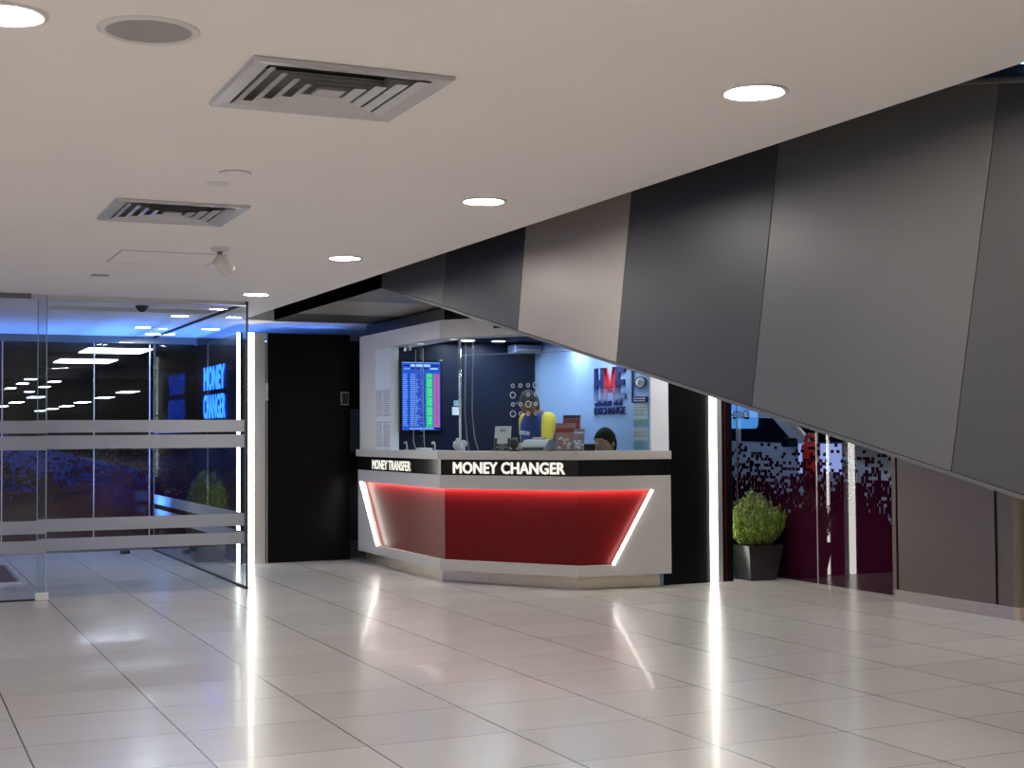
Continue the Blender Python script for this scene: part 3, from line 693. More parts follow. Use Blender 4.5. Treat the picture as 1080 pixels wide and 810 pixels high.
# vent unit hung near the booth ceiling
t = thing('air_conditioner', 'white air unit high in the booth corner above the person in yellow', 'air unit', (5.4, 11.9, 1.93))
MB().box(5.36, 5.63, 11.90, 12.09, 1.975, 2.05, bevel=0.012).build('case', 'navy_duct', t)
MB().box(5.38, 5.61, 11.895, 11.905, 1.99, 2.01).build('outlet', 'grey_plastic', t)

# glass screen
gs = thing('glass_screen', 'clear glass screen with round speaking holes standing on the counter ledge', 'glass screen', (4.35, 10.79, Z6))
G = [(4.26, 12.72), (4.262, 10.80), (4.982, 9.885), (5.535, 9.83)]
post = Vector((4.35, 10.785, 0))
def pane(name, p, q, z0, z1, th=0.01, gm='glass'):
    p, q = Vector((*p, 0)), Vector((*q, 0)); d = (q - p); l = d.length; d.normalize(); n = Vector((-d.y, d.x, 0))
    T = Matrix(((d.x, n.x, 0, p.x), (d.y, n.y, 0, p.y), (0, 0, 1, 0), (0, 0, 0, 1)))
    MB().box(0, l, -th / 2, th / 2, z0, z1, T=T).build(name, gm, gs); return T
pane('pane', (4.26, 12.08), (4.262, 11.50), Z6, 2.013, gm='glass_low'); pane('pane', (4.262, 11.48), (4.335, 10.83), Z6, 2.013, gm='glass_low')
Tc = pane('pane', (4.362, 10.765), (4.978, 9.892), Z6, 1.868)
pane('pane', (4.99, 9.885), (5.60, 9.825), Z6, 1.868)
MB().tube([(4.35, 10.785, Z6), (4.35, 10.785, 2.1)], 0.011, n=12).build('post', 'chrome', gs)
MB().box(0, 1.068, -0.006, 0.006, 1.866, 1.872, T=Tc).build('top_edge', 'glass_edge', gs)
for i, (x, y) in enumerate(((4.265, 12.62), (4.265, 11.9), (4.268, 11.78))):
    MB().box(x - 0.014, x + 0.014, y - 0.02, y + 0.02, 1.965, 2.013, bevel=0.003).build('glass_clamp', 'chrome', gs)
# etched rings: 4 x 4 around the speaking holes, four of them larger
big = {(0, 3), (1, 0), (2, 2), (3, 0)}
for r in range(4):
    for c in range(4):
        if (r, c) == (1, 1): continue
        s = 0.489 + c * 0.0715; z = 1.607 - r * 0.0755; rad = 0.024 if (r, c) in big else 0.0135
        m = MB(); pts = [Tc @ Vector((s + rad * math.cos(2 * PI * k / 20), -0.006, z + rad * math.sin(2 * PI * k / 20))) for k in range(21)]
        m.tube(pts, 0.0042, n=6, caps=False); m.build('speaking_hole', 'white_metal', gs)

# television with the rates table
t = thing('television', 'upright wall screen showing a blue table with green and pink columns', 'television', (4.48, 12.1, 1.25))
MB().box(4.275, 4.69, 12.06, 12.10, 1.235, 1.90, bevel=0.004).build('case', 'black_gloss', t)
m = MB(); Y = 12.058
def q(mat_, x0, x1, z0, z1, dy=0.0): m.mat(mat_).face([(x0, Y - dy, z0), (x1, Y - dy, z0), (x1, Y - dy, z1), (x0, Y - dy, z1)])
q('tv_base', 4.297, 4.668, 1.258, 1.878)
q('tv_light', 4.297, 4.668, 1.868, 1.878, .0004); q('tv_white', 4.38, 4.57, 1.836, 1.858, .0004)
q('tv_dark', 4.31, 4.37, 1.84, 1.852, .0004); q('tv_dark', 4.58, 4.655, 1.84, 1.852, .0004); q('tv_dark', 4.38, 4.55, 1.818, 1.828, .0004)
q('tv_light', 4.315, 4.375, 1.81, 1.826, .0004); q('tv_white', 4.57, 4.645, 1.812, 1.826, .0004)
q('tv_green', 4.53, 4.592, 1.285, 1.775, .0004); q('tv_pink', 4.602, 4.66, 1.285, 1.775, .0004)
for r in range(28):
    z = 1.762 - r * 0.0172; rr = random.random
    q('tv_light', 4.305, 4.34 + .02 * rr(), z, z + 0.010, .0004); q('tv_light', 4.375, 4.43 + .05 * rr(), z, z + 0.010, .0004)
    x = 4.47 - .03 * rr(); q('tv_dark', x, 4.52, z + 0.002, z + 0.007, .0004)
    q('tv_dark', 4.355, 4.366, z, z + 0.008, .0004)
    x = 4.545 + .01 * rr(); q('tv_base' if r % 5 == 2 else 'tv_white', x, x + 0.03, z + .003, z + 0.007, .0008)
    x = 4.613 + .01 * rr(); q('tv_dark', x, x + 0.032, z + .003, z + 0.007, .0008)
q('tv_white', 4.37, 4.60, 1.268, 1.276, .0004); q('tv_dark', 4.61, 4.668, 1.262, 1.28, .0004)
m.build('screen', None, t)

# wall logo on the pale blue wall
lg = thing('wall_logo', 'large blue and red lettered logo on the pale blue booth wall', 'logo', (5.65, 10.58, 1.39))
RX = (0, -1, 0); UZ = (0, 0, 1)
X0 = 5.65
Z0L, Z1L = 1.505, 1.78
def letter(name, mt, polys):
    m = MB()
    for P in polys: m.prism(P, X0 - 0.012, X0, axis='x')
    m.build(name, mt, lg)
bx_ = lambda y0, y1, z0, z1: [(y0, z0), (y1, z0), (y1, z1), (y0, z1)]
letter('letter_h', 'ink_navy', [bx_(10.805, 10.865, Z0L, Z1L), bx_(10.685, 10.745, Z0L, Z1L), bx_(10.745, 10.805, 1.625, 1.68)])
letter('letter_m', 'ink_red', [bx_(10.635, 10.685, Z0L, Z1L), bx_(10.475, 10.525, Z0L, Z1L),
       [(10.685, Z1L), (10.635, Z1L), (10.560, 1.56), (10.600, 1.56)][::-1], [(10.475, Z1L), (10.525, Z1L), (10.600, 1.56), (10.560, 1.56)]])
letter('letter_e', 'ink_navy', [bx_(10.405, 10.465, Z0L, Z1L), bx_(10.305, 10.405, 1.732, Z1L), bx_(10.325, 10.405, 1.622, 1.668), bx_(10.305, 10.405, Z0L, 1.55)])
m = MB()
for k in range(6): m.box(X0 - 0.0135, X0 - 0.0125, 10.30, 10.87, 1.508 + k * 0.0165, 1.508 + k * 0.0165 + 0.0095 - k * 0.0012)
m.build('fade_stripes', 'paleblue', lg)
m = MB(); y = 10.86; rr = random.Random(3)
while y > 10.33:
    w = 0.016 + 0.018 * rr.random(); h = 0.028 if rr.random() < .7 else 0.042
    if rr.random() < .88: m.box(X0 - 0.008, X0, y - w, y, 1.452, 1.452 + h)
    y -= w + 0.005
m.build('small_lettering', 'ink_navy', lg)
text('letters', 'EXCHANGE', 'ink_navy', lg, 0.55, 0.062, 0.012, (X0, 10.865, 1.378), RX, UZ, bold=0.014)

# notices
def notice(name, label, cat, group, face, seed, hdr, body, rows, side):
    """a thin sheet with rows of fine print; face = (axis value, y0, y1, z0, z1)"""
    x, y0, y1, z0, z1 = face; s = side
    t = thing(name, label, cat, (x, (y0 + y1) / 2, z0), group)
    MB().box(min(x, x + s * 0.004), max(x, x + s * 0.004), y0, y1, z0, z1).build('sheet', body, t)
    m = MB(); rr = random.Random(seed); h = (z1 - z0) / (rows + 2)
    for r in range(rows):
        z = z1 - (r + 1.6) * h; ya = y1 - 0.012
        while ya > y0 + 0.03:
            w = min(0.02 + 0.07 * rr.random(), ya - y0 - 0.01)
            m.box(min(x + s * 0.0042, x + s * 0.005), max(x + s * 0.0042, x + s * 0.005), ya - w, ya, z, z + h * 0.45); ya -= w + 0.014
    m.build('fine_print', hdr, t); return t
XW = 4.262
for lab, f, sd in (('white notice sheet high on the left booth glass, left of two', (4.204, 12.325, 12.51, 1.365, 1.64), 1),
               ('white notice sheet high on the left booth glass, right of two', (4.204, 12.12, 12.305, 1.365, 1.64), 2),
               ('white notice sheet low on the left booth glass, left of two', (4.204, 12.325, 12.51, 1.09, 1.355), 3),
               ('white notice sheet low on the left booth glass, right of two', (4.204, 12.12, 12.305, 1.09, 1.355), 4)):
    notice('notice_sheet', lab, 'notice', 'notices on the left booth wall', f, sd, 'ink_grey', 'paper', 13, -1)
for lab, f, sd, ink, bod in (('teal-headed cream certificate under the round sign on the right booth wall', (5.65, 9.945, 10.185, 1.335, 1.455), 5, 'ink_grey', 'paper_cream'),
               ('teal notice second below the round sign on the right booth wall', (5.65, 9.945, 10.185, 1.265, 1.33), 6, 'ink_grey', 'paper_teal'),
               ('cream certificate third below the round sign on the right booth wall', (5.65, 9.945, 10.185, 1.165, 1.255), 7, 'ink_grey', 'paper_cream'),
               ('lowest teal notice on the right booth wall just above the ledge', (5.65, 9.945, 10.185, 1.075, 1.158), 8, 'ink_grey', 'paper_teal')):
    notice('notice_sheet', lab, 'notice', 'notices on the right booth wall', f, sd, ink, bod, 4, -1)
t = thing('round_sign', 'round hanging sign on a dark bracket at the right booth wall', 'sign', (5.65, 10.05, 1.5))
Tr = Matrix.Translation((5.645, 10.045, 1.632)) @ Matrix.Rotation(-PI / 2, 4, 'Y')
MB().lathe([(0.0, 0.0), (0.042, 0.0), (0.042, 0.008), (0, 0.008)], (0, 0, 0), n=28, T=Tr @ Matrix.Diagonal((1.1, 2.0, 1, 1))).build('disc', 'paper', t)
pts = [Tr @ Vector((0.046 * math.cos(2 * PI * k / 28), 0.088 * math.sin(2 * PI * k / 28), 0.006)) for k in range(29)]
MB().tube(pts, 0.006, n=8, caps=False).build('rim', 'ink_navy', t)
m = MB(); m.box(5.636, 5.648, 10.178, 10.192, 1.47, 1.83); m.box(5.636, 5.648, 10.13, 10.18, 1.622, 1.642); m.build('bracket', 'ink_navy', t)
m = MB(); m.tube([Tr @ Vector((x * .02 , y * .04, 0.009)) for x, y in ((-1, -.6), (.2, -.9), (1, 0), (.4, .9), (-.7, .6), (-.2, -.1))], 0.003, n=6); m.build('emblem', 'ink_grey', t)
MB().box(5.636, 5.649, 9.94, 10.19, 1.468, 1.515, bevel=0.002).build('name_plate', 'ink_navy', t)
m = MB(); rr = random.Random(9)
for z in (1.497, 1.478):
    y = 10.15
    while y > 9.97: w = .012 + .02 * rr.random(); m.box(5.6345, 5.6362, y - w, y, z, z + 0.008); y -= w + .006
m.build('plate_lettering', 'paper', t)

# ------------------------------------------------------------------ things on the ledge
def on_ledge(s, back, z=Z6):
    p = c2 + uc * s - nc * back; return Vector((p.x, p.y, z))
def frame_at(p, yaw):
    return Matrix.Translation(p) @ Matrix.Rotation(yaw, 4, 'Z')
YC = math.atan2(uc.y, uc.x)             # local x runs along the angled ledge, local -y to the hall
T = frame_at(on_ledge(0.487, 0.19), YC)
t = thing('card_stand', 'white and black payment card stand on the counter behind the glass', 'card stand', on_ledge(0.487, 0.19))
L_ = Matrix.Rotation(-0.12, 4, 'X')
MB().box(-0.078, 0.078, -0.004, 0.0, 0, 0.205, T=T @ L_, bevel=0.002).build('card', 'paper', t)
MB().box(-0.075, 0.075, -0.0056, -0.0042, 0.002, 0.06, T=T @ L_).build('dark_base_print', 'black_plastic', t)
m = MB(); m.box(-0.075, -0.05, -0.0056, -0.0042, 0.06, 0.105, T=T @ L_); m.box(0.05, 0.075, -0.0056, -0.0042, 0.06, 0.105, T=T @ L_); m.build('side_print', 'black_plastic', t)
m = MB()
for z, w in ((0.172, .05), (0.158, .05)): m.box(-w / 2, w / 2, -0.0056, -0.0042, z, z + .009, T=T @ L_)
m.build('heading_print', 'ink_grey', t)
m = MB()
for z, w in ((0.045, .06), (0.028, .11), (0.012, .04)): m.box(-w / 2, w / 2, -0.0068, -0.0058, z, z + .007, T=T @ L_)
m.build('base_lettering', 'grey_plastic', t)
m = MB(); m.box(-0.05, 0.05, 0.004, 0.05, 0, 0.006, T=T, bevel=0.002); m.prism([(0.0, 0.0), (0.05, 0.0), (0.012, 0.10)], -0.01, 0.01, axis='x', T=T); m.build('foot', 'grey_plastic', t)
# banknote counter
P = on_ledge(0.765, 0.30); T = frame_at(P, YC)
t = thing('banknote_counter', 'grey banknote counting machine on the ledge in front of the person in yellow', 'machine', P)
MB().prism([(-0.09, 0), (0.10, 0), (0.10, 0.05), (0.03, 0.095), (-0.03, 0.09), (-0.09, 0.035)], -0.12, 0.12, axis='x', T=T, bevel=0.008).build('case', 'grey_plastic', t)
MB().box(-0.10, 0.10, -0.094, -0.08, 0.01, 0.028, T=T, bevel=0.003).build('slot', 'black_plastic', t)
MB().box(-0.05, 0.05, -0.01, 0.02, 0.088, 0.11, T=T, bevel=0.003).build('hopper', 'white_metal', t)
P = on_ledge(0.601, 0.19); T = frame_at(P, YC)
t = thing('swivel_camera', 'round dark swivel camera head beside the payment card stand', 'camera', P)
MB().lathe([(0, 0), (0.04, 0), (0.042, 0.01), (0.02, 0.014), (0.012, 0.03), (0, 0.03)], P, n=20).build('base', 'black_plastic', t)
MB().lathe([(0.0, -0.042), (0.02, -0.037), (0.036, -0.022), (0.042, 0.0), (0.036, 0.022), (0.02, 0.037), (0, 0.042)], P + Vector((0, 0, 0.062)), n=20).build('head', 'black_plastic', t)
MB().lathe([(0.0, 0.0), (0.022, 0.0), (0.022, 0.012), (0.0, 0.012)], P + Vector((0.01, 0.0, 0.098)), n=16).build('cap', 'grey_plastic', t)
# leaflets
def leaflet(label, s, back, w, h, cols, yaw, seed):
    P = on_ledge(s, back); T = frame_at(P, YC + yaw) @ Matrix.Rotation(-0.10, 4, 'X')
    t = thing('leaflet_holder', label, 'leaflets', P, 'leaflet holders on the ledge')
    MB().box(-w / 2, w / 2, 0, 0.010, 0.004, h, T=T).build('leaflet', cols[0], t)
    rr = random.Random(seed)
    for mname, z0, z1 in cols[1:]:
        m = MB(); m.box(-w / 2 + 0.004, w / 2 - 0.004, -0.0015, 0, h * z0, h * z1, T=T); m.build('printed_band', mname, t)
    m = MB()
    for k in range(9):
        x, z = (rr.random() - .5) * w * .7, h * (.08 + .38 * rr.random()); m.box(x - .014, x + .014, -0.0012, 0, z, z + .016, T=T)
    m.build('printed_pictures', 'paper', t)
    m = MB(); m.box(-w / 2 - .004, w / 2 + .004, -0.028, 0.02, 0, 0.004, T=frame_at(P, YC + yaw)); m.build('base', 'glass_edge', t)
    return t
M['leaf_pink'] = pbr('leaflet_pink', (0.36, 0.20, 0.20), 0.4, var=0.5, vscale=30)
M['leaf_red'] = pbr('leaflet_red', (0.34, 0.02, 0.02), 0.4, var=0.4, vscale=40)
M['leaf_mauve'] = pbr('leaflet_mauve', (0.30, 0.24, 0.42), 0.4, var=0.4, vscale=40)
leaflet('pink leaflets with a red band standing on the ledge beside the yellow sleeve', 1.045, 0.235, 0.175, 0.225, [ 'leaf_pink', ('leaf_red', .66, .82)], 0.06, 1)
leaflet('taller dark red leaflets standing behind the pink ones on the ledge', 1.06, 0.30, 0.16, 0.29, ['leaf_pink', ('leaf_red', .62, .90), ('black_plastic', .91, .99)], -0.05, 2)
leaflet('narrow mauve leaflets standing at the right end of the leaflet row', 1.19, 0.195, 0.09, 0.175, ['leaf_mauve', ('paper', .80, .88)], 0.05, 3)
# small monitor box behind the front pane
P = Vector((5.20, 10.06, Z6))
t = thing('card_terminal', 'small black box at the ledge between the leaflets and the dark-haired person', 'terminal', (5.12, 9.98, Z6))
T = frame_at(Vector((5.115, 9.985, Z6)), math.atan2(u.y, u.x))
MB().box(-0.065, 0.065, -0.02, 0.03, 0.0, 0.058, T=T, bevel=0.005).build('case', 'black_plastic', t)
MB().box(-0.055, 0.055, -0.023, -0.019, 0.015, 0.05, T=T).build('screen', 'black_gloss', t)
# white figure-like clutter and small hooks at the left of the ledge
t = thing('crumpled_bag', 'crumpled white plastic bag on the ledge below the screen', 'bag', on_ledge(0.12, 0.24))
m = MB(); rr = random.Random(5)
bmesh.ops.create_icosphere(m.bm, subdivisions=3, radius=1.0)
cB = Vector((4.43, 10.99, Z6 + 0.048))
for v in m.bm.verts:
    k = 1 + 0.35 * math.sin(5 * v.co.x + 3 * v.co.z) * math.cos(4 * v.co.y) + 0.18 * rr.random()
    v.co = cB + Vector((v.co.x * 0.045 * k, v.co.y * 0.06 * k, max(v.co.z * 0.045 * k, -0.046)))
m.build('bag_body', 'white_cloth', t)
m = MB(); m.tube([cB + Vector((0, 0.03, 0.03)), cB + Vector((0.0, 0.06, 0.05)), cB + Vector((0.0, 0.09, 0.02)), cB + Vector((0, 0.1, -0.03))], [0.016, 0.012, 0.013, 0.01], n=8); m.build('bag_tie', 'white_cloth', t)
def hook(label, x, y):
    t = thing('desk_microphone', label, 'microphone', (x, y, Z6), 'small gooseneck microphones on the ledge')
    MB().lathe([(0, 0), (0.022, 0), (0.02, 0.008), (0, 0.010)], (x, y, Z6), n=16).build('base', 'grey_plastic', t)
    MB().tube([(x, y, Z6 + .008), (x, y - .005, Z6 + 0.05), (x, y + .01, Z6 + 0.072), (x, y + .035, Z6 + 0.07)], 0.006, n=8).build('neck', 'white_metal', t)
    MB().tube([(x, y + .03, Z6 + 0.071), (x, y + .055, Z6 + 0.062)], [0.010, 0.012], n=10).build('head', 'white_metal', t)
hook('small white gooseneck microphone at the left end of the ledge', 4.33, 12.03)
hook('small white gooseneck microphone under the right edge of the screen', 4.345, 11.36)
t = thing('power_strip', 'white power strip on the ledge under the screen', 'power strip', (4.36, 11.62, Z6))
MB().box(4.33, 4.38, 11.50, 11.78, Z6, Z6 + 0.022, bevel=0.006).build('case', 'white_metal', t)
MB().box(4.335, 4.342, 11.53, 11.56, Z6 + 0.021, Z6 + 0.025).build('switch', 'ink_red', t)
def cable(label, pts):
    tag(MB().tube(pts, 0.0045, n=8).build('cable', 'grey_plastic'), label, 'cable', 'white cables hanging inside the counter glass')
cable('white cable hanging down the left part of the screen', [(4.36, 11.87, 1.98), (4.36, 11.87, 1.5), (4.36, 11.93, 1.26), (4.36, 11.94, 1.16), (4.355, 11.86, Z6 + 0.003)])
cable('white cable hanging down the middle of the screen', [(4.36, 11.68, 1.98), (4.36, 11.68, 1.4), (4.36, 11.66, 1.15), (4.36, 11.64, Z6 + 0.02)])
cable('white cable close to the chrome post of the counter glass', [(4.42, 10.83, 1.98), (4.40, 10.80, 1.4), (4.405, 10.78, 1.2), (4.42, 10.765, Z6 + .006)])
cable('white cable second to the right of the chrome post', [(4.46, 10.77, 1.98), (4.44, 10.74, 1.4), (4.45, 10.72, 1.2), (4.475, 10.70, Z6 + .006)])
# small card on the navy wall next to the post
t = thing('wall_card', 'small white card under a green label beside the chrome post', 'card', (4.84, 12.09, 1.4))
MB().box(4.80, 4.885, 12.09, 12.10, 1.395, 1.47).build('card', 'paper', t)
MB().box(4.815, 4.88, 12.088, 12.10, 1.48, 1.53).build('green_label', 'paper_teal', t)

# ------------------------------------------------------------------ people
def skin_mesh(name, joints, edges, sub=2, voxel=0.0, smooth=4, flat=None):
    """grow one continuous surface along a skeleton; joints: name -> (xyz, radius or (rx, ry))"""
    keys = list(joints); me = bpy.data.meshes.new(name)
    me.from_pydata([joints[k][0] for k in keys], [(keys.index(a), keys.index(b)) for a, b in edges], [])
    ob = bpy.data.objects.new(name, me); COL.objects.link(ob)
    md = ob.modifiers.new('s', 'SKIN'); md.use_smooth_shade = True
    for i, k in enumerate(keys):
        r = joints[k][1]; me.skin_vertices[0].data[i].radius = r if isinstance(r, tuple) else (r, r)
    me.skin_vertices[0].data[0].use_root = True
    s = ob.modifiers.new('u', 'SUBSURF'); s.levels = sub; s.render_levels = sub
    dg = bpy.context.evaluated_depsgraph_get(); dg.update()
    out = bpy.data.meshes.new_from_object(ob.evaluated_get(dg)); bpy.data.objects.remove(ob)
    return out
def head_bm(c, fwd, tilt, size, hairline=False):
    """head with brow, nose, lips, chin, ears; returns a list of meshes to join"""
    m = MB(); bmesh.ops.create_uvsphere(m.bm, u_segments=32, v_segments=24, radius=1)
    for v in m.bm.verts:
        x, y, z = v.co           # y forward
        w = 1.0 - 0.20 * max(0, -z) ** 1.4
        X = x * 0.075 * w; Yv = y * 0.096 * (1 - 0.10 * max(0, -z)); Zv = z * 0.118
        if y > 0.2 and -0.98 < z < 0.5:
            f = max(0, 1 - (x / 0.18) ** 2)
            if -0.28 < z < 0.18: Yv += 0.026 * f * (1 - abs((z + 0.10) / 0.28)) * (y ** 2)       # nose
            if -0.56 < z < -0.38: Yv += 0.007 * max(0, 1 - (x / 0.33) ** 2)                        # lips
            if z < -0.70: Yv += 0.016 * max(0, 1 - (x / 0.5) ** 2)                               # chin
            if 0.02 < z < 0.20 and 0.2 < abs(x) < 0.55: Yv -= 0.008                              # eye sockets
            if 0.20 < z < 0.32: Yv += 0.004
        v.co = (X, Yv, Zv)
    for sx in (-1, 1):
        E_ = bmesh.ops.create_uvsphere(m.bm, u_segments=12, v_segments=8, radius=1)
        for v in E_['verts']: v.co = Vector((sx * 0.078 + v.co.x * 0.010, -0.006 + v.co.y * 0.020, -0.002 + v.co.z * 0.032))
    yaw = math.atan2(fwd[1], fwd[0]) - PI / 2
    T = Matrix.Translation(c) @ Matrix.Rotation(yaw, 4, 'Z') @ Matrix.Rotation(tilt, 4, 'X') @ Matrix.Scale(size, 4)
    for v in m.bm.verts: v.co = T @ v.co
    me = bpy.data.meshes.new('h'); m.bm.to_mesh(me); m.bm.free(); return me, T
def fuse(name, meshes, mat_, parent, voxel=0.007):
    bm = bmesh.new()
    for me in meshes: bm.from_mesh(me); bpy.data.meshes.remove(me)
    me = bpy.data.meshes.new(name); bm.to_mesh(me); bm.free()
    ob = bpy.data.objects.new(name, me); COL.objects.link(ob)
    r = ob.modifiers.new('r', 'REMESH'); r.mode = 'VOXEL'; r.voxel_size = voxel; r.use_smooth_shade = True
    sm = ob.modifiers.new('s', 'SMOOTH'); sm.iterations = 2; sm.factor = 0.4
    dg = bpy.context.evaluated_depsgraph_get(); dg.update()
    out = bpy.data.meshes.new_from_object(ob.evaluated_get(dg)); bpy.data.objects.remove(ob); bpy.data.meshes.remove(me)
    out.materials.clear(); out.materials.append(M[mat_])
    for p in out.polygons: p.use_smooth = True; p.material_index = 0
    out.name = name; return link(name, out, parent)
def hand_meshes(wrist, d, side, curl=0.6, s=1.0, palm_n=Vector((0, 0, -1))):
    """palm with five separate bent fingers; d = pointing direction, palm_n = palm side"""
    d = Vector(d).normalized(); n = Vector(palm_n).normalized(); x = d.cross(n).normalized() * side
    w = Vector(wrist); out = []
    J = {'w': (w, (0.022 * s, 0.016 * s)), 'p1': (w + d * 0.045 * s, (0.036 * s, 0.014 * s)), 'p2': (w + d * 0.085 * s, (0.038 * s, 0.012 * s))}
    out.append(skin_mesh('p', J, [('w', 'p1'), ('p1', 'p2')], 2))
    for i, ln in enumerate((0.070, 0.078, 0.072, 0.056)):
        b = w + d * 0.080 * s + x * (0.028 - 0.019 * i) * s; pts = [b]; ang = 0.25; p = b
        for seg in (0.42, 0.33, 0.25):
            ang += curl * 0.55; dd = d * math.cos(ang) + n * math.sin(ang); p = p + dd * ln * seg * s; pts.append(p)
        m = MB(); m.tube([b - d * 0.03 * s] + pts, [0.008 * s, 0.0088 * s, 0.0082 * s, 0.0075 * s, 0.0055 * s], n=10)
        me = bpy.data.meshes.new('f'); m.bm.to_mesh(me); m.bm.free(); out.append(me)
    b = w + d * 0.028 * s + x * 0.024 * s
    m = MB(); m.tube([b, b + (x * 0.7 + d * 0.6) * 0.035 * s, b + (x * 0.75 + d * 0.9 + n * 0.3) * 0.058 * s, b + (x * 0.7 + d * 1.1 + n * 0.6) * 0.074 * s], [0.012 * s, 0.0105 * s, 0.009 * s, 0.006 * s], n=10)
    me = bpy.data.meshes.new('t'); m.bm.to_mesh(me); m.bm.free(); out.append(me)
    return out
def person(label, base, fwd, pelvis_z, sh_z, head_c, head_fwd, head_tilt, arms, knees, feet, skin, cloth, group=None, lean=0.08, hs=1.0):
    """arms: [(elbow, wrist, hand dir)] right, left in world space"""
    t = thing('person', label, 'person', (base[0], base[1], 0), group)
    f = Vector((*fwd, 0)).normalized(); r = Vector((f.y, -f.x, 0)); b = Vector((*base, 0))
    pel = b + Vector((0, 0, pelvis_z)); che = b + f * lean + Vector((0, 0, sh_z - 0.12)); nk = b + f * (lean + 0.02) + Vector((0, 0, sh_z + 0.03))
    hc = Vector(head_c)
    J = {'pel': (pel, (0.145, 0.11)), 'bel': (pel.lerp(che, 0.5), (0.135, 0.105)), 'che': (che, (0.145, 0.10)), 'nk': (nk, 0.056), 'hd': (hc - Vector((0, 0, 0.06)), 0.05)}
    Ed = [('pel', 'bel'), ('bel', 'che'), ('che', 'nk'), ('nk', 'hd')]
    meshes = []
    sleeves = {}
    for k, (sg, arm) in enumerate(zip((1, -1), arms)):
        sh = b + f * lean + r * sg * 0.165 + Vector((0, 0, sh_z - 0.03)); el, wr, hd_ = map(Vector, arm)
        J['s%d' % k] = (sh, 0.054); J['e%d' % k] = (el, 0.038); J['w%d' % k] = (wr, 0.025)
        Ed += [('che', 's%d' % k), ('s%d' % k, 'e%d' % k), ('e%d' % k, 'w%d' % k)]
        meshes += hand_meshes(wr, hd_, sg)
        sleeves[k] = (sh, el, wr)
    for k, sg in enumerate((1, -1)):
        hp = pel + r * sg * 0.09 + Vector((0, 0, -0.04)); kn, ft = Vector(knees[k]), Vector(feet[k])
        J['h%d' % k] = (hp, 0.085); J['k%d' % k] = (kn, 0.055); J['a%d' % k] = (ft + Vector((0, 0, 0.08)), 0.036); J['t%d' % k] = (ft + f * 0.13 + Vector((0, 0, 0.035)), 0.034)
        Ed += [('pel', 'h%d' % k), ('h%d' % k, 'k%d' % k), ('k%d' % k, 'a%d' % k), ('a%d' % k, 't%d' % k)]
    meshes.append(skin_mesh('b', J, Ed, 2))
    hm, TH = head_bm(hc, head_fwd, head_tilt, hs); meshes.append(hm)
    fuse('body', meshes, skin, t)
    # clothing a little outside the body
    def cl(name, joints, edges, mat_):
        me = skin_mesh(name, joints, edges, 2); me.materials.clear(); me.materials.append(M[mat_])
        for p in me.polygons: p.use_smooth = True; p.material_index = 0
        return link(name, me, t)
    g = 1.14
    TJ = {'pel': (pel - Vector((0, 0, .02)), (0.17, 0.13)), 'bel': (J['bel'][0], (0.160, 0.125)), 'che': (che, (0.168, 0.122)), 'nk': (nk - Vector((0, 0, 0.025)), 0.072),
          's0': (sleeves[0][0], 0.072), 's1': (sleeves[1][0], 0.072)}
    cl('shirt', TJ, [('pel', 'bel'), ('bel', 'che'), ('che', 'nk'), ('che', 's0'), ('che', 's1')], cloth[0])
    for k in (0, 1):
        sh, el, wr = sleeves[k]; end = el.lerp(wr, 0.12)
        cl('sleeve', {'a': (sh.lerp(che, 0.18), 0.074), 'b': (sh, 0.077), 'c': (sh.lerp(el, 0.5), 0.066), 'd': (el, 0.056), 'e': (end, 0.05)}, [('a', 'b'), ('b', 'c'), ('c', 'd'), ('d', 'e')], cloth[1])
    for k in (0, 1):
        hp = J['h%d' % k][0]; kn = J['k%d' % k][0]; an = J['a%d' % k][0]
        cl('trouser_leg', {'a': (pel + Vector((0, 0, -.01)), 0.12), 'h': (hp, 0.104), 'k': (kn, 0.072), 'n': (an + Vector((0, 0, .01)), 0.056)}, [('a', 'h'), ('h', 'k'), ('k', 'n')], 'dark_cloth')
        to = J['t%d' % k][0]
        cl('shoe', {'a': (an - Vector((0, 0, .025)), 0.05), 'b': (to, 0.045), 'c': (to + f * .06, 0.036)}, [('a', 'b'), ('b', 'c')], 'rubber')
    return t, TH
def hair_cap(t, TH, length=0.0, name='hair', mat_='hair', brim=False, seed=1):
    m = MB(); bmesh.ops.create_uvsphere(m.bm, u_segments=36, v_segments=24, radius=1); rr = random.Random(seed)
    kill = []
    for v in m.bm.verts:
        x, y, z = v.co
        line = max(-0.45 - length, min(0.46, -0.45 + 0.70 * (y + 0.42))) if not brim else (0.34 if y > 0.25 else (0.05 if y > -0.15 else -0.42 - length))
        if z < line - 0.12: kill.append(v)
        k = 1.0 + (0.05 * rr.random() if not brim else 0.0)
        v.co = Vector((x * 0.083 * k, y * 0.104 * k - 0.002, z * 0.129 * k))
    bmesh.ops.delete(m.bm, geom=kill, context='VERTS')
    sol = bmesh.ops.solidify(m.bm, geom=m.bm.faces[:], thickness=0.008)
    if brim:
        m.prism([(0.070 * math.cos(a), 0.075 + 0.075 * math.sin(a)) for a in [PI * k / 14 for k in range(15)]], 0.038, 0.045)
    for v in m.bm.verts: v.co = TH @ v.co
    for fc in m.bm.faces: fc.smooth = True
    return m.build(name, mat_, t)

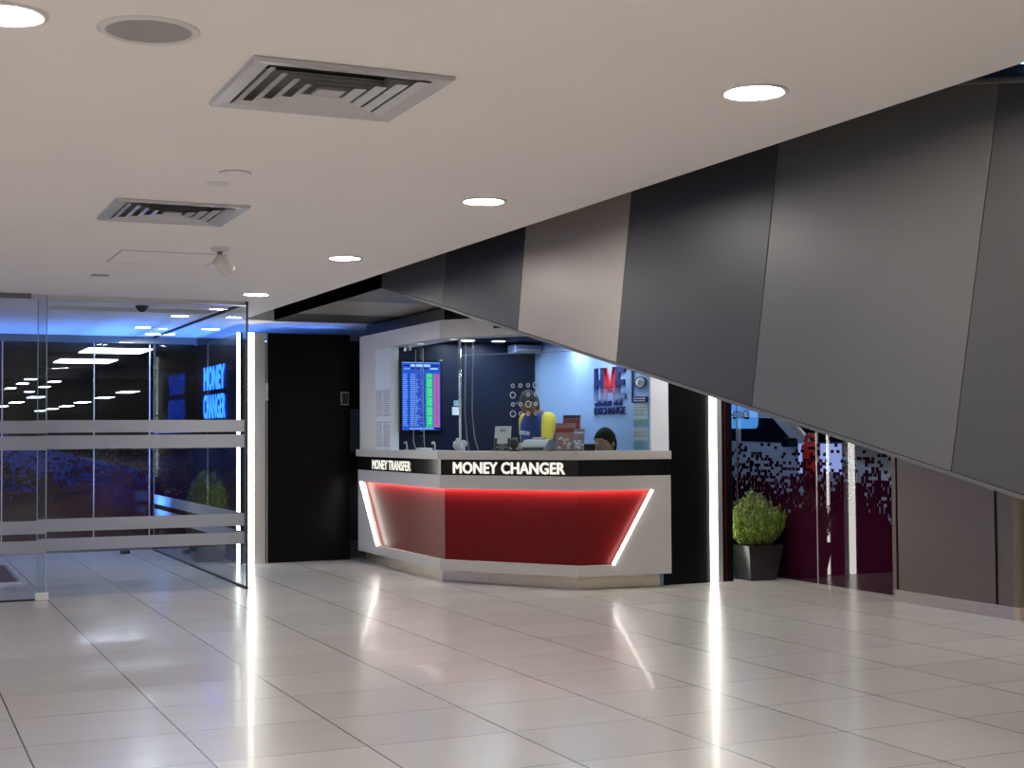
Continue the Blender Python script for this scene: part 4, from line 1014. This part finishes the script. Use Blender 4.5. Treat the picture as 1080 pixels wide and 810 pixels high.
# cashier in blue and yellow, side on, bending over the counting machine
p1, TH = person('person in dark cap, blue vest and yellow sleeves bending over the counter', (5.19, 11.02), (-0.97, -0.24), 0.90, 1.385,
    (5.07, 10.98, 1.475), (-0.9, -0.35), -0.30,
    [((5.14, 11.20, 1.12), (4.93, 11.12, 1.10), (-0.75, -0.6, -0.1)), ((5.13, 10.76, 1.15), (4.885, 10.63, 1.135), (-0.8, -0.4, -0.1))],
    [(5.10, 11.10, 0.49), (5.12, 10.92, 0.49)], [(5.20, 11.11, 0.0), (5.22, 10.92, 0.0)], 'skin', ('blue_cloth', 'yellow_cloth'), lean=0.03, hs=0.95)
hair_cap(p1, TH, 0.05, 'cap', 'dark_cloth', True)
# printed chest lettering on the vest
text('vest_print', 'UDSON', 'white_cloth', p1, 0.12, 0.035, 0.004, (4.985, 11.0, 1.215), (0.35, -0.93, -0.12), (0.10, 0.0, 1.0), bold=0.03)
# seated colleague: dark hair just above the ledge
p2, TH2 = person('seated person with short black hair showing just above the counter ledge', (5.42, 10.32), (-0.80, -0.60), 0.50, 0.985,
    (5.37, 10.16, 1.135), (-0.93, -0.36), -0.05,
    [((5.47, 10.22, 0.78), (5.26, 10.22, 0.78), (-0.9, -0.2, -0.05)), ((5.50, 10.14, 0.80), (5.24, 10.10, 0.78), (-0.9, 0.0, -0.05))],
    [(5.05, 10.32, 0.50), (5.10, 10.20, 0.50)], [(5.02, 10.46, 0.0), (5.08, 10.34, 0.0)], 'skin_pale', ('dark_cloth', 'dark_cloth'), lean=0.02, hs=1.0)
hair_cap(p2, TH2, 0.1, seed=4)
t = thing('stool', 'black stool under the seated person behind the counter', 'stool', (5.42, 10.34, 0))
MB().lathe([(0, 0.33), (0.17, 0.33), (0.18, 0.35), (0.175, 0.365), (0.0, 0.37)], (5.42, 10.36, 0), n=28).build('seat', 'black_plastic', t)
MB().lathe([(0.022, 0.03), (0.022, 0.33)], (5.42, 10.36, 0), n=14).build('pillar', 'chrome', t)
MB().lathe([(0, 0), (0.18, 0), (0.175, 0.02), (0.03, 0.04), (0, 0.04)], (5.42, 10.36, 0), n=28).build('base', 'chrome', t)

# ------------------------------------------------------------------ right side: black block, light strip, printed glass wall, steel cladding
struct(MB().box(5.745, 6.372, 9.83, 9.93, 0, CZ).build('wall_black_right', 'black'))
led_column(6.178, 9.812, 0.056, (6.222, 6.262), 'light_strip', 'tall white light strip on the black wall right of the counter', 2.2)
struct(MB().box(6.300, 6.307, 9.826, 9.831, 0, 2.2).build('trim_5', 'red'))  # dark red reflection on the black wall, built as a thin strip
t = thing('light_strip', 'light strip on the end of the black wall, seen only mirrored in the purple glass', 'light', (6.376, 9.88, 0))
MB().box(6.374, 6.384, 9.865, 9.89, 0.004, 2.2, bevel=0.003).build('light_tube', 'led', t)
MB().box(6.3722, 6.376, 9.85, 9.90, 0.0, 2.2).build('backing', 'alu', t)
# printed glass side wall
AW = 6.87
ys = [6.0, 8.43, 9.36, 10.52, 12.9]
for i in range(4):
    o = struct(MB().box(AW, AW + 0.012, ys[i] + 0.004, ys[i + 1] - 0.004, 0.0, CZ).build('window_%d' % (i + 9), 'print_side'))
    MB().box(AW - 0.004, AW + 0.014, ys[i + 1] - 0.005, ys[i + 1] + 0.005, 0.0, CZ).build('joint', 'alu_dark' if i == 2 else 'alu', o)
# lit logo sign on the outer side of the booth, read as a mirror image in the glass
t = thing('side_sign', 'blue lit sign reflected in the dark glass wall above the plant', 'sign', (5.745, 12.3, 1.26))
m = MB(); r_ = 0.06; y0_, y1_, z0_, z1_ = 11.865, 12.82, 1.257, 1.80
P = []
for cx_, cz_, a0 in ((y0_ + r_, z0_ + r_, PI), (y1_ - r_, z0_ + r_, 1.5 * PI), (y1_ - r_, z1_ - r_, 0), (y0_ + r_, z1_ - r_, .5 * PI)):
    P += [(cx_ + r_ * math.cos(a0 + k * PI / 10), cz_ + r_ * math.sin(a0 + k * PI / 10)) for k in range(6)]
m.prism(P, 5.736, 5.76, axis='x'); m.build('lit_face', 'screen_sign_blue', t)
text('letters', 'EXCHANGE', 'ink_navy', t, 0.72, 0.09, 0.006, (5.76, 11.985, 1.352), (0, 1, 0), (0, 0, 1), bold=0.045)
text('letters', 'HME', 'ink_navy', t, 0.50, 0.22, 0.006, (5.76, 12.03, 1.50), (0, 1, 0), (0, 0, 1), bold=0.03)

# stainless cladding at the right
t = thing('steel_cabinet', 'brushed steel cabinet wall at the right with two black joints', 'cabinet', (6.8, 7.5, 0))
MB().box(6.64, 6.86, 7.135, 8.095, 0.085, CZ - 0.02, bevel=0.003).build('main_panel', 'steel', t)
MB().box(6.64, 6.86, 8.118, 8.16, 0.085, CZ - 0.02, bevel=0.004).build('side_panel', 'steel', t)
m = MB(); rc = 0.09; P = [(6.86, 7.108), (6.64, 7.108), (6.64, 6.92 + rc)] + [(6.64 + rc - rc * math.cos(k * PI / 16), 6.92 + rc - rc * math.sin(k * PI / 16)) for k in range(1, 9)] + [(6.86, 6.92)]
m.prism(P, 0.085, CZ - 0.02); m.build('corner_panel', 'steel', t)
m = MB(); m.box(6.66, 6.85, 8.093, 8.12, 0.085, CZ - 0.03); m.box(6.66, 6.85, 7.106, 7.137, 0.085, CZ - 0.03); m.build('joint', 'void', t)
m = MB(); P = [(6.86, 8.15), (6.65, 8.15), (6.65, 6.93 + rc)] + [(6.65 + rc - rc * math.cos(k * PI / 16), 6.93 + rc - rc * math.sin(k * PI / 16)) for k in range(1, 9)] + [(6.86, 6.93)]
m.prism(P, 0.0, 0.084); m.build('kick_plate', 'plinth', t)

# ------------------------------------------------------------------ potted shrubs
def shrub(label, cx, cy, w, h, rad, top, n, seed):
    t = thing('potted_shrub', label, 'plant', (cx, cy, 0), 'shrubs in square black pots')
    a, b = w / 2 * 0.72, w / 2
    ring4 = lambda s, z: [(cx - s, cy - s, z), (cx + s, cy - s, z), (cx + s, cy + s, z), (cx - s, cy + s, z)]
    m = MB(); V = ring4(a, 0.0) + ring4(b, h) + ring4(b - 0.018, h) + ring4(b - 0.03, h - 0.04)
    F = [(3, 2, 1, 0)] + [(i + k * 4, (i + 1) % 4 + k * 4, (i + 1) % 4 + (k + 1) * 4, i + (k + 1) * 4) for k in range(3) for i in range(4)]
    m.faces(V, F); bmesh.ops.bevel(m.bm, geom=m.bm.edges[:], offset=0.004, segments=2, affect='EDGES'); m.build('pot', 'pot', t)
    m = MB(); m.face(ring4(b - 0.03, h - 0.035)); m.build('soil', 'soil', t)
    rr = random.Random(seed); lf = MB(); st = MB()
    for i in range(n):
        az = rr.random() * 2 * PI; q = math.sqrt(rr.random()); base = Vector((cx + math.cos(az) * q * b * .5, cy + math.sin(az) * q * b * .5, h - 0.04))
        H_ = (top - h) * (0.55 + 0.5 * rr.random()) * (1.05 - 0.45 * q ** 2); spread = rad * q * (0.75 + .35 * rr.random())
        tip = Vector((cx + math.cos(az) * spread, cy + math.sin(az) * spread, h + H_)); mid = base.lerp(tip, .5) + Vector((math.cos(az), math.sin(az), 0)) * rad * .28 * q
        pt = lambda s: base * (1 - s) ** 2 + mid * 2 * s * (1 - s) + tip * s * s
        st.tube([pt(s / 4) for s in range(5)], [0.0028, 0.0024, 0.002, 0.0016, 0.001], n=5)
        N_ = 22
        for k in range(N_):
            s = 0.16 + 0.84 * k / (N_ - 1); p = pt(s); ang = rr.random() * 2 * PI; el = 0.5 + .7 * rr.random()
            d = Vector((math.cos(ang) * math.cos(el), math.sin(ang) * math.cos(el), math.sin(el))); ln = 0.026 + 0.022 * rr.random(); sd = d.cross(Vector((rr.random() - .5, rr.random() - .5, rr.random()))).normalized() * (0.0042 + .002 * rr.random())
            lf.mat('leaf' if (s < 0.86 or rr.random() < .35) else 'leaf_dark').face([p, p + d * ln * .5 + sd, p + d * ln, p + d * ln * .5 - sd])
    lf.build('foliage', None, t); st.build('stems', 'stem', t); return t
shrub('feathery green shrub in a black pot before the purple glass wall', 6.62, 9.88, 0.34, 0.29, 0.245, 0.70, 420, 11)
shrub('feathery shrub in a dark pot seen through the glass entrance wall', 2.885, 13.75, 0.36, 0.36, 0.20, 0.85, 360, 12)

# ------------------------------------------------------------------ outside, beyond the printed glass: a parked pale car, a lit board and a red post
car = thing('parked_car', 'pale grey parked car seen through the mosaic glass wall', 'car', (9.3, 12.6, 0))
prof = [(10.55, 0.32), (10.48, 0.55), (10.55, 0.74), (10.75, 0.84), (11.55, 1.02), (11.98, 1.10), (12.42, 1.40), (12.75, 1.455), (13.6, 1.47), (14.5, 1.44), (14.95, 1.10), (15.02, 0.8), (14.98, 0.35)]
m = MB(); m.prism(prof, 8.62, 10.3, axis='x', bevel=0.05); m.build('body', 'car_paint', car)
win = [(12.12, 1.105), (12.50, 1.365), (13.10, 1.385), (13.10, 1.125)]
m = MB(); m.prism(win, 8.612, 8.63, axis='x'); m.build('window', 'car_glass', car)
m = MB(); m.prism([(13.18, 1.125), (13.18, 1.39), (14.2, 1.38), (14.4, 1.13)], 8.612, 8.63, axis='x'); m.build('window', 'car_glass', car)
m = MB(); m.prism([(11.96, 1.115), (12.02, 1.115), (12.45, 1.40), (12.39, 1.385)], 8.75, 10.17, axis='x'); m.build('windscreen', 'car_glass', car)
for y in (11.3, 14.2):
    Tw = Matrix.Translation((8.70, y, 0.32)) @ Matrix.Rotation(PI / 2, 4, 'Y')
    MB().lathe([(0.0, -0.10), (0.2, -0.10), (0.22, -0.09), (0.32, -0.09), (0.32, 0.1), (0.2, 0.1), (0, 0.1)], (0, 0, 0), n=28, T=Tw).build('wheel', 'tyre', car)
    Tw2 = Matrix.Translation((10.22, y, 0.32)) @ Matrix.Rotation(PI / 2, 4, 'Y')
    MB().lathe([(0.0, -0.10), (0.2, -0.10), (0.32, -0.1), (0.32, 0.1), (0.2, 0.1), (0, 0.1)], (0, 0, 0), n=28, T=Tw2).build('wheel', 'tyre', car)
MB().box(8.48, 8.62, 12.05, 12.17, 1.06, 1.16, bevel=0.03).build('mirror', 'car_glass', car)
MB().box(8.605, 8.63, 12.75, 12.9, 0.98, 1.005, bevel=0.006).build('door_handle', 'chrome', car)
# board with post
t = thing('lit_board', 'bluish white lit board seen through the mosaic glass beside the red post', 'board', (7.56, 10.25, 0))
MB().box(7.55, 7.58, 9.965, 10.56, 0.85, 1.115, bevel=0.004).build('face', 'board_lit', t)
m = MB(); m.box(7.585, 7.615, 10.0, 10.03, 0, 1.0); m.box(7.585, 7.615, 10.5, 10.53, 0, 1.0); m.build('legs', 'alu_dark', t)
t = thing('standpipe', 'red standpipe with domed ring top in front of the lit board', 'standpipe', (7.42, 10.2, 0))
x_, y_ = 7.42, 10.19
MB().lathe([(0, 0), (0.10, 0), (0.10, 0.02), (0.045, 0.03), (0.045, 0.80), (0.075, 0.82), (0.075, 0.98), (0.082, 1.0), (0.082, 1.03), (0.04, 1.06), (0.0, 1.07)], (x_, y_, 0.07), n=24).build('barrel', 'red_paint', t)
pts = [(x_, y_ + 0.075 * math.cos(k * PI / 10), 1.13 + 0.065 * math.sin(k * PI / 10)) for k in range(11)]
MB().tube(pts, 0.018, n=10).build('ring_handle', 'red_paint', t)
MB().box(x_ - 0.12, x_ + 0.12, y_ - 0.12, y_ + 0.12, 0, 0.07).build('base', 'concrete_dark', t)
# outdoor lamps near the car
for x, y in ((7.9, 10.3), (7.9, 12.6), (11, 11.5)):
    MB_ = downlight('outdoor canopy downlight above the parked car', 'canopy lamps above the parked car', (x, y, CZ), 0.09, 'lamp_out' if 'lamp_out' in M else 'lamp')

# ------------------------------------------------------------------ far lamps under the car park canopy
def far_lamp(x, y, w, l, lab, grp):
    t = thing('canopy_light', lab, 'light', (x, y, 2.98), grp)
    MB().box(x - w / 2 - .03, x + w / 2 + .03, y - l / 2 - .03, y + l / 2 + .03, 2.985, 3.0).build('frame', 'alu_dark', t)
    MB().box(x - w / 2, x + w / 2, y - l / 2, y + l / 2, 2.97, 2.985).build('diffuser', 'lamp_far', t)
far_lamp(4.35, 29.8, 1.25, 1.6, 'nearest long white lamp under the car park canopy behind the glass', 'lamps under the canopy')
far_lamp(4.3, 34.1, 1.25, 1.6, 'second long white lamp under the car park canopy behind the glass', 'lamps under the canopy')
for x, y in ((4.1, 38.6), (4.1, 41.6), (4.1, 45.1), (4.2, 49.2), (4.2, 54), (4.9, 39.2), (5.0, 43.4), (5.0, 47.2), (5.2, 52.2), (5.2, 58)):
    far_lamp(x, y, 0.32, 0.9, 'small lamp in the upper rows under the dark canopy behind the glass', 'small canopy lamps in the upper rows')
for x, y in ((8.9, 57.6), (9.2, 66.2), (9.4, 75.6), (9.7, 85.1), (9.8, 93.8), (9.8, 101), (6.2, 66), (6.2, 76), (6.2, 86)):
    far_lamp(x, y, 0.6, 2.2, 'lamp in the lowest row under the dark canopy behind the glass', 'canopy lamps in the lowest row')
# cars outside the back glazing
def far_car(x, y, paint, lab):
    t = thing('parked_car', lab, 'car', (x, y, 0))
    P = [(p[0] - 12.6, p[1]) for p in prof]
    T = Matrix.Translation((x, y, 0)) @ Matrix.Rotation(PI / 2, 4, 'Z')
    MB().prism(P, -0.85, 0.85, axis='x', T=T, bevel=0.05).build('body', paint, t)
    m = MB(); m.prism([(a - 12.6, b) for a, b in win], -0.86, 0.86, axis='x', T=T); m.prism([(13.18 - 12.6, 1.125), (13.18 - 12.6, 1.39), (14.2 - 12.6, 1.38), (14.4 - 12.6, 1.13)], -0.86, 0.86, axis='x', T=T); m.build('window', 'car_glass', t)
    for yy in (-1.3, 1.6):
        for xx in (-0.78, 0.78):
            Tw = T @ Matrix.Translation((xx, yy, 0.32)) @ Matrix.Rotation(PI / 2, 4, 'Y')
            MB().lathe([(0, -.1), (.2, -.1), (.32, -.09), (.32, .09), (.2, .1), (0, .1)], (0, 0, 0), n=24, T=Tw).build('wheel', 'tyre', t)
M['car_blue'] = pbr('car_blue', (0.02, 0.07, 0.42), 0.25, coat=0.6)
far_car(0.9, 18.0, 'car_blue', 'blue parked car seen through the mosaic glass of the entrance')

# ------------------------------------------------------------------ world, camera, view
w = bpy.data.worlds.new('world'); scene.world = w; w.use_nodes = True
w.node_tree.nodes['Background'].inputs[0].default_value = (0.10, 0.14, 0.22, 1); w.node_tree.nodes['Background'].inputs[1].default_value = 0.05
cam = bpy.data.cameras.new('camera'); co = bpy.data.objects.new('camera', cam); COL.objects.link(co)
cam.sensor_width = 36; cam.lens = 1482.76 * 36 / 1080; cam.clip_end = 300
th, pt, ro = 0.420411667, 0.0353129333, -0.00633432405
def toab(v): c, s = math.cos(th), math.sin(th); return Vector((v[0] * c + v[1] * s, -v[0] * s + v[1] * c, v[2]))
f = Vector((0, math.cos(pt), math.sin(pt))); up = Vector((0, -math.sin(pt), math.cos(pt))); x = Vector((1, 0, 0))
r2 = x * math.cos(ro) + up * math.sin(ro); u2 = up * math.cos(ro) - x * math.sin(ro)
r2, u2, f2 = toab(r2), toab(u2), toab(f)
co.matrix_world = Matrix(((r2.x, u2.x, -f2.x, 0), (r2.y, u2.y, -f2.y, 0), (r2.z, u2.z, -f2.z, 1.22), (0, 0, 0, 1)))
scene.camera = co
scene.view_settings.view_transform = 'Standard'; scene.view_settings.look = 'None'
scene.view_settings.exposure = 0.0; scene.view_settings.gamma = 1.0; scene.view_settings.use_curve_mapping = False
scene.cycles.max_bounces = 10; scene.cycles.transparent_max_bounces = 24; scene.cycles.glossy_bounces = 5; scene.cycles.diffuse_bounces = 5
scene.cycles.sample_clamp_indirect = 6.0
scene.cycles.caustics_reflective = False; scene.cycles.caustics_refractive = False
